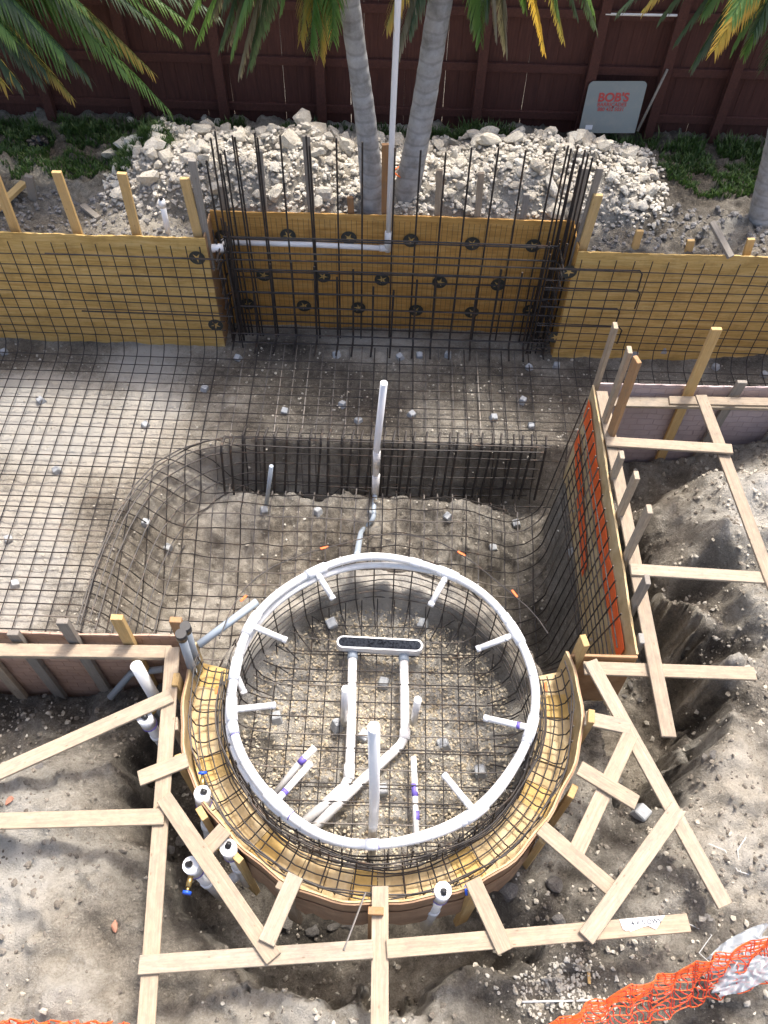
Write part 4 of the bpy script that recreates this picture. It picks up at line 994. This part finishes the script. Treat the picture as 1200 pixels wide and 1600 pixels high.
for ang, rr2, zz in [(148, 1.115, .05), (113, 1.10, .05), (62, 1.13, .05), (38, 1.12, .05), (183, 1.045, .02), (2, 1.045, .02)]:
    p = pol(rr2, ang, zz); d = pol(1, ang+90, 0)-pol(0, 0, 0); tag(plank('orange_ribbon', p-d*.03, p+d*.03+Vector((0, 0, .01)), .016, .003, M['orange_tie']), 'small scrap of orange tape tied on the spa rebar rim', 'ribbon', 'orange tape scraps on the spa rim')
# spa floor pipes
def pipe(name, pts, r, mat, label, cat='pipe', sub=(), parent=None, group=None, n=12, sm=True):
    root = thing(name, label, cat, Vector(pts[0]), group); tube('pipe', pts, r, M[mat], root, n)
    for (a, b2, rr, mt, nm) in sub:
        a, b2 = Vector(a), Vector(b2); tube(nm, [a, b2], rr, M[mt], root, n)
    return root
zf = -.73
dr = thing('channel_drain', 'long rounded white drain with dark top in the middle of the spa floor', 'drain', P(592, 1008, zf))
c, e = P(526, 1003, -.66), P(661, 1010, -.66); L = (e-c).length; ux = (e-c).normalized(); uy = Vector((-ux.y, ux.x, 0))
def stadium(hw, L_, z0, z1, name, mat, inset=0):
    pr_ = []
    for k in range(9): a = -math.pi/2+math.pi*k/8; pr_.append((L_/2-hw+hw*math.cos(a), hw*math.sin(a)))
    for k in range(9): a = math.pi/2+math.pi*k/8; pr_.append((-L_/2+hw+hw*math.cos(a), hw*math.sin(a)))
    m_ = (c+e)/2; V = [m_+ux*a+uy*b3+Vector((0, 0, z1)) for a, b3 in pr_]+[m_+ux*a+uy*b3+Vector((0, 0, z0)) for a, b3 in pr_]; n_ = len(pr_)
    return link(name, mesh(name, V, [tuple(range(n_)), tuple(range(2*n_-1, n_-1, -1))]+[(i, i+n_, (i+1) % n_+n_, (i+1) % n_) for i in range(n_)]), mat, dr)
stadium(.050, L, -.07, .012, 'body', M['pvc_clean']); stadium(.036, L-.03, 0, .016, 'cover', M['mastic'])
pipe('drain_pipe', [P(551, 1014, zf), P(549, 1120, zf), P(546, 1212, zf), P(538, 1228, zf), P(470, 1290, zf-.02)], .034, 'pvc', 'left white pipe leading from the drain along the spa floor',
     sub=[(P(551, 1018, zf), P(551, 1030, zf), .040, 'pvc_blue', 'coupling'), (P(546, 1195, zf), P(545, 1218, zf), .039, 'pvc_clean', 'elbow')])
pipe('drain_pipe', [P(631, 1018, zf), P(632, 1080, zf), P(633, 1150, zf), P(625, 1165, zf), P(560, 1225, zf), P(485, 1300, zf-.02)], .034, 'pvc', 'right white pipe leading from the drain and turning left across the spa floor',
     sub=[(P(631, 1022, zf), P(631, 1034, zf), .040, 'pvc_blue', 'coupling'), (P(633, 1140, zf), P(632, 1156, zf), .039, 'pvc_clean', 'elbow')])
pipe('floor_pipe', [P(646, 1183, zf), P(648, 1230, zf), P(651, 1320, zf)], .022, 'pvc', 'white pipe with purple primer stains lying at the front of the spa floor',
     sub=[(P(647.4, 1225, zf), P(648.5, 1245, zf), .0225, 'purple', 'primer_stain'), (P(650, 1268, zf), P(650.5, 1282, zf), .0225, 'purple', 'primer_stain')])
pipe('floor_pipe', [P(492, 1168, -.55), P(470, 1190, -.6), P(430, 1240, -.66)], .024, 'pvc', 'white wrapped pipe slanting on the left of the spa floor behind a jet stub',
     sub=[(P(476, 1184, -.585), P(468, 1193, -.60), .0245, 'purple', 'primer_stain')])
b1 = P(537, 1131, -.80); pipe('stub_pipe', [b1, PY(540, 1076, b1.y)], .026, 'pvc_clean', 'short white capped standpipe left of centre in the spa floor')
b1 = P(646, 1130, -.80); pipe('stub_pipe', [b1, PY(653, 1093, b1.y)], .026, 'pvc_clean', 'short white capped standpipe right of centre in the spa floor')
pipe('tall_standpipe', [(-.015, 1.28, -.84), (-.005, 1.28, .5), PY(584, 1136, 1.28)], .027, 'pvc_clean', 'tall white standpipe rising from the front of the spa')
# pool pipes
b1 = P(586, 776, -1.84)
tp = PY(600, 598, b1.y)
pipe('pool_standpipe', [b1+Vector((0, 0, .02)), b1.lerp(tp, .5)+Vector((-.02, 0, 0)), tp], .032, 'pvc_clean', 'white standpipe rising from the step of the deep end',
     sub=[(b1+Vector((0, 0, .05)), b1.lerp(tp, .22)+Vector((-.005, 0, 0)), .037, 'pvc', 'coupling'), (b1.lerp(tp, .30)+Vector((-.01, 0, 0)), b1.lerp(tp, .44)+Vector((-.017, 0, 0)), .036, 'pvc', 'coupling')])
g2 = [b1+Vector((0, 0, .06)), on_ground(584, 800)+Vector((0, 0, .045)), on_ground(582, 816)+Vector((0, 0, .05)), on_ground(566, 837)+Vector((0, 0, .09))]
e2 = pol(1.08, 101, -.12); pipe('conduit', smooth_path(g2+[g2[-1].lerp(e2, .5)+Vector((0, 0, .06)), e2], 8), .024, 'pvc_blue', 'bluish grey conduit curving from the white standpipe to the spa ring')
b1 = on_ground(416, 790); pipe('rod_sleeve', [b1, PY(424, 728, b1.y)], .020, 'pvc_blue', 'short grey pipe standing in the deep end left of the white standpipe')
pipe('conduit', [P(402, 940, .0), P(310, 1008, -.04)], .027, 'pvc_blue', 'bluish grey conduit from the spa ring to the left form corner')
for (tx, ty), (bx, by), l in [((290,980), (308,1040), 'right one of the two grey conduits with black caps at the spa corner'), ((283,992), (303,1058), 'left one of the two grey conduits with black caps at the spa corner')]:
    q = P(bx, by, -.18); tpp = PY(tx, ty, q.y); tpp.x = tpp.x
    pipe('capped_conduit', [q+Vector((0, 0, -.08)), tpp], .027, 'pvc_grey', l, sub=[(tpp-(tpp-q).normalized()*.05, tpp+(tpp-q).normalized()*.02, .034, 'black', 'cap'), (q.lerp(tpp, .1), q.lerp(tpp, .16), .032, 'pvc_grey', 'coupling')])
q = P(302, 1068, -.15); tag(tube('black_sleeve', [P(172, 1120-30, -.7), P(205, 1052, -.55), P(257, 1045, -.4)], .026, M['pvc_grey'], n=10), 'dark grey pipe in the trench behind the left standpipe', 'pipe')
# waterfall supply pipe
yv = 6.90
pipe('riser_pipe', [PY(606, 388, yv), PY(613, 200, yv), PY(622, 0, yv), PY(626, -120, yv)], .026, 'pvc_clean', 'tall white pipe rising from the raised wall in front of the palms',
     sub=[(PY(605.5, 392, yv), PY(606.5, 362, yv), .033, 'pvc', 'elbow')])
pipe('supply_pipe', [PY(363, 379, yv), PY(480, 382, yv), PY(603, 388, yv)], .027, 'pvc_clean', 'white level pipe along the orange form of the raised wall',
     sub=[(PY(593, 387.5, yv), PY(606, 388, yv), .034, 'pvc', 'coupling')])
e0, e1_ = PY(352, 378, yv), PY(336, 388, yv-.22); pipe('pipe_elbow', smooth_path([e0+Vector((.06, 0, 0)), e0+Vector((-.01, -.01, .0)), e0+Vector((-.02, -.10, -.01)), e1_+Vector((.05, .01, 0)), e1_+Vector((-.03, 0, 0))], 6), .040, 'pvc_clean', 'white elbow fittings at the left end of the level pipe', 'fitting')
b1 = on_ground(263, 365); tpp = PY(252, 312, b1.y)
pipe('standpipe', [b1+Vector((0, 0, -.1)), tpp], .028, 'pvc_clean', 'white standpipe with dark cap behind the left yellow form', sub=[(tpp, tpp+(tpp-b1).normalized()*.03, .018, 'black', 'cap'), (b1.lerp(tpp, .8), b1.lerp(tpp, .97), .034, 'pvc', 'coupling')])
# capped riser and valve standpipes round the spa
b1 = Vector((-1.50, 2.17, -.75)); tpp = P(213, 1040, .0)
pipe('capped_riser', [b1, tpp], .040, 'pvc_clean', 'thick white capped standpipe in front of the pink form', n=16)
def valve_pipe(base, top, vdir, label, r=.036):
    base, top = Vector(base), Vector(top); d = (top-base).normalized(); vd = Vector(vdir).normalized()
    root = pipe('valve_standpipe', [base, top], r, 'pvc', label, n=16, sub=[(top-d*.10, top+d*.012, r+.012, 'pvc_clean', 'cap'), (base.lerp(top, .45), base.lerp(top, .52), r+.006, 'pvc_clean', 'coupling'), (top-d*.115, top-d*.104, r+.0135, 'purple', 'primer_ring')])
    s0_ = top-d*.04; tube('brass_valve', [s0_+vd*(r+.01), s0_+vd*(r+.07)], .016, M['brass'], root, 10)
    tube('valve_stem', [s0_+vd*(r+.07), s0_+vd*(r+.095)], .010, M['brass'], root, 8)
    tube('valve_handle', [s0_+vd*(r+.092), s0_+vd*(r+.108)], .026, M['blue'], root, 10)
    sd_ = d.cross(vd).normalized(); tube('gauge', [top+d*.012-sd_*.02, top+d*.03], .018, M['black'], root, 8)
valve_pipe(P(262, 1172, -.55), P(226, 1121, .0), (.55, .75, .25), 'white valve standpipe below the left diagonal brace')
valve_pipe(P(332, 1330, -.75), P(316, 1240, .0), (-.1, .9, .3), 'white valve standpipe between the left brace and the spa form')
valve_pipe(P(386, 1378, -.75), P(357, 1325, .0), (-1, .15, .1), 'white valve standpipe right of the left diagonal board, blue handle at left')
valve_pipe(P(345, 1398, -.75), P(299, 1352, .0), (-.1, -1, .0), 'white valve standpipe left of the diagonal board, blue handle toward the viewer')
valve_pipe(P(665, 1444, -.75), P(692, 1392, .0), (1, .1, .1), 'white valve standpipe right of the middle board below the spa form')
pipe('buried_pipe', [P(360, 1375, -.7), P(395, 1350, -.66)], .034, 'pvc', 'white pipe lying low in the trench between two valve standpipes')
pipe('pipe_stub', [P(533, 1437, -.62), P(545, 1415, -.58)], .026, 'pvc', 'white pipe end poking out under the spa paper skirt')

# ------------------------------------------------------------------ spacer blocks
bm = bmesh.new(); bmesh.ops.create_cube(bm, size=1)
for v in bm.verts:
    k = .82 if v.co.z > 0 else 1.0; v.co = Vector((v.co.x*.075*k, v.co.y*.075*k, v.co.z*.075))
bmesh.ops.bevel(bm, geom=bm.edges[:], offset=.006, segments=1, affect='EDGES')
blk = bpy.data.meshes.new('spacer_block'); bm.to_mesh(blk); bm.free(); blk.materials.append(M['concrete'])
def spacer(px, py, label, group, s=1.0):
    p = on_ground(px, py); o = link('spacer_block', blk, None); o.location = p+Vector((0, 0, .022*s)); o.scale = (s, s, s)
    o.rotation_euler = (random.uniform(-.35, .35), random.uniform(-.35, .35), random.uniform(0, 6)); tag(o, label, 'block', group)
for a in [(8,553),(372,562),(320,610),(65,628),(228,667),(90,737),(25,915),(15,845)]: spacer(*a, 'grey concrete spacer block under the grid of the pale left pool floor', 'spacer blocks on the left floor')
for a in [(445,645),(535,635),(643,650),(771,655),(816,628),(869,574),(826,577),(526,556),(830,668),(700,557),(625,560),(655,558),(560,660)]: spacer(*a, 'grey concrete spacer block under the grid of the dark middle pool floor', 'spacer blocks on the middle floor')
for a in [(413,800),(497,802),(700,810),(806,820),(770,858),(895,864),(581,805),(263,859),(228,820)]: spacer(*a, 'grey concrete spacer block under the grid of the deep end', 'spacer blocks in the deep end', 1.1)
for a in [(518,976),(660,976),(432,1124),(568,1152),(692,1165),(750,1207),(597,1236),(600,1070),(528,1135)]: spacer(*a, 'grey concrete spacer block under the grid of the spa floor', 'spacer blocks in the spa', 1.15)
for a in [(1036,548),(1117,576),(1192,588),(990,555)]: spacer(*a, 'grey concrete spacer block on the floor before the right yellow form', 'spacer blocks at right')
spacer(1001, 1272, 'bluish grey concrete block on the soil below the short crossing board', None, 1.35)

# ------------------------------------------------------------------ litter, netting
p0 = P(968, 1438, .05); ux = (P(1076, 1442, .05)-P(604, 1483, .05)).normalized(); uy = Vector((-ux.y, ux.x, 0))
pp = thing('torn_paper', 'torn white paper with black scribble on the end of the bottom right board', 'paper', p0)
sh = [(0, .02), (.01, -.035), (.03, -.05), (.05, -.045), (.06, -.055), (.16, -.035), (.20, -.03), (.25, -.055), (.34, .02)]
pc = P(969, 1442, .050)
me = mesh('sheet', [pc+ux*a*.74+uy*b3*.85+Vector((0, 0, random.uniform(0, .003))) for a, b3 in sh], [tuple(range(len(sh)))]); link('sheet', me, M['paper'], pp)
text_obj("4 X 5 OWS", 0, 0, .034, M['ink'], pp, .0, 1.0, lambda x_, y_, z_: pc+ux*(.14+x_)+uy*(-.018+y_)+Vector((0, 0, .006)))
# orange safety net
def net(pts_top, pts_bot, label, rows=8, cols=46, seed=3):
    r_ = random.Random(seed); A = smooth_path(pts_top, 12); B = smooth_path(pts_bot, 12); K = len(A)-1
    root = thing('safety_net', label, 'netting', A[0])
    def pt(u, v):
        f_ = u*K; j = min(int(f_), K-1); a, b3 = A[j].lerp(A[j+1], f_-j), B[j].lerp(B[j+1], f_-j)
        return a.lerp(b3, v)+Vector((0, 0, .02*math.sin(u*23+v*5)+.015*math.sin(u*51+v*11)))+Vector((.012*math.sin(u*70+v*9), .012*math.sin(u*47+v*13), 0))
    V, Fc = [], []
    def add(pts, r): 
        v, f_ = tube_data(pts, r, 4); o_ = len(V); V.extend(v); Fc.extend([tuple(i+o_ for i in q) for q in f_])
    for i in range(rows+1):
        vv = (i/rows)**1.5; add([pt(u, vv+.012*math.sin(u*60+i)) for u in np.linspace(0, 1, cols*2)], .0030)
        if i < 4: add([pt(u, vv+.03+.012*math.sin(u*45+i*2)) for u in np.linspace(0, 1, cols*2)], .0026); add([pt(u, vv+.05+.015*math.sin(u*38+i*3)) for u in np.linspace(0, 1, cols*2)], .0026)
    link('strands', mesh('strands', V, Fc), M['orange'], root); V, Fc = [], []
    def add2(pts, r):
        v, f_ = tube_data(pts, r, 4); o_ = len(V); V.extend(v); Fc.extend([tuple(i+o_ for i in q) for q in f_])
    for k in range(cols):
        u0_ = k/cols; add2([pt(min(1, max(0, u0_+.03*(1-v)+.006*math.sin(v*30+k))), v) for v in np.linspace(0, 1, rows*3)], .0034)
    link('cross_strands', mesh('cross_strands', V, Fc), M['net_red'], root); return root
M['net_red'] = plastic('red orange net knots', (.60, .05, .025), .6, .1)
net([P(850, 1605, .12), P(960, 1552, .14), P(1060, 1516, .16), P(1140, 1486, .18), P(1230, 1450, .2)], [P(930, 1650, -.05), P(1010, 1605, -.05), P(1090, 1568, -.06), P(1160, 1548, -.06), P(1240, 1520, -.05)], 'orange safety netting sagging across the lower right corner')
net([P(-20, 1594, -.04), P(60, 1597, -.04), P(140, 1598, -.04), P(200, 1601, -.04)], [P(-20, 1612, -.1), P(60, 1613, -.1), P(140, 1614, -.1), P(200, 1616, -.1)], 'sliver of orange netting at the lower left corner', 3, 16, 9)
# plastic sheet
V, Fc = [], []; quad = [P(1100, 1500, .02), P(1195, 1445, .05), P(1235, 1520, .03), P(1125, 1560, .02)]; n_ = 26
for j in range(n_+1):
    for i in range(n_+1):
        u, v = i/n_, j/n_; p = (quad[0]*(1-u)+quad[1]*u)*(1-v)+(quad[3]*(1-u)+quad[2]*u)*v
        ed = .02*math.sin(u*9+v*14)+.012*math.sin(v*31); bul = math.sin(math.pi*u)*math.sin(math.pi*v)
        V.append(p+Vector((ed, ed*.6+.03*math.sin(math.pi*u)*(1-v), .07*bul+.015*math.sin(u*21+v*17)+.01*math.sin(u*41-v*33))))
for j in range(n_):
    for i in range(n_): a = j*(n_+1)+i; Fc.append((a, a+1, a+n_+2, a+n_+1))
o = link('plastic_sheet', mesh('plastic_sheet', V, Fc), M['film'], smooth=True); tag(o, 'crumpled milky plastic sheet caught on the orange netting', 'plastic sheet')
tag(tube('white_rod', [on_ground(815, 1566)+Vector((0, 0, .02)), on_ground(932, 1563)+Vector((0, 0, .02))], .006, M['pvc'], n=6), 'thin white rod lying on gravel near the bottom edge', 'rod')
p = on_ground(918, 1510); q = on_ground(920, 1538); tag(plank('wood_sliver', p+Vector((0, 0, .015)), q+Vector((0, 0, .015)), .018, .008, M['yellow_pine']), 'small wood sliver lying on the gravel near the netting', 'offcut')
for k, pts in enumerate([[(1075,1445),(1110,1462),(1090,1490),(1118,1515)],[(1105,1320),(1130,1330),(1150,1362),(1168,1368)],[(1163,1310),(1150,1330),(1155,1365)]]):
    tag(tube('wire_scrap', [on_ground(*a)+Vector((0, 0, .025)) for a in pts], .0028, M['tie'], n=4), ['bent wire scrap on the soil below the papered board end', 'long bent twig on the pale soil beside the long right diagonal', 'short twig upright on the pale soil near the right edge'][k], 'wire' if k == 0 else 'twig')
# gravel patch under the net
n_ = 500; c = on_ground(880, 1550); xs = rng.normal(c.x, .16, n_); ys = rng.normal(c.y, .09, n_)
scatter('gravel_patch', xs, ys, rpow(n_, .005, .022, 1.5), M['pebble'], 'small patch of light gravel near the bottom edge', seed=220)
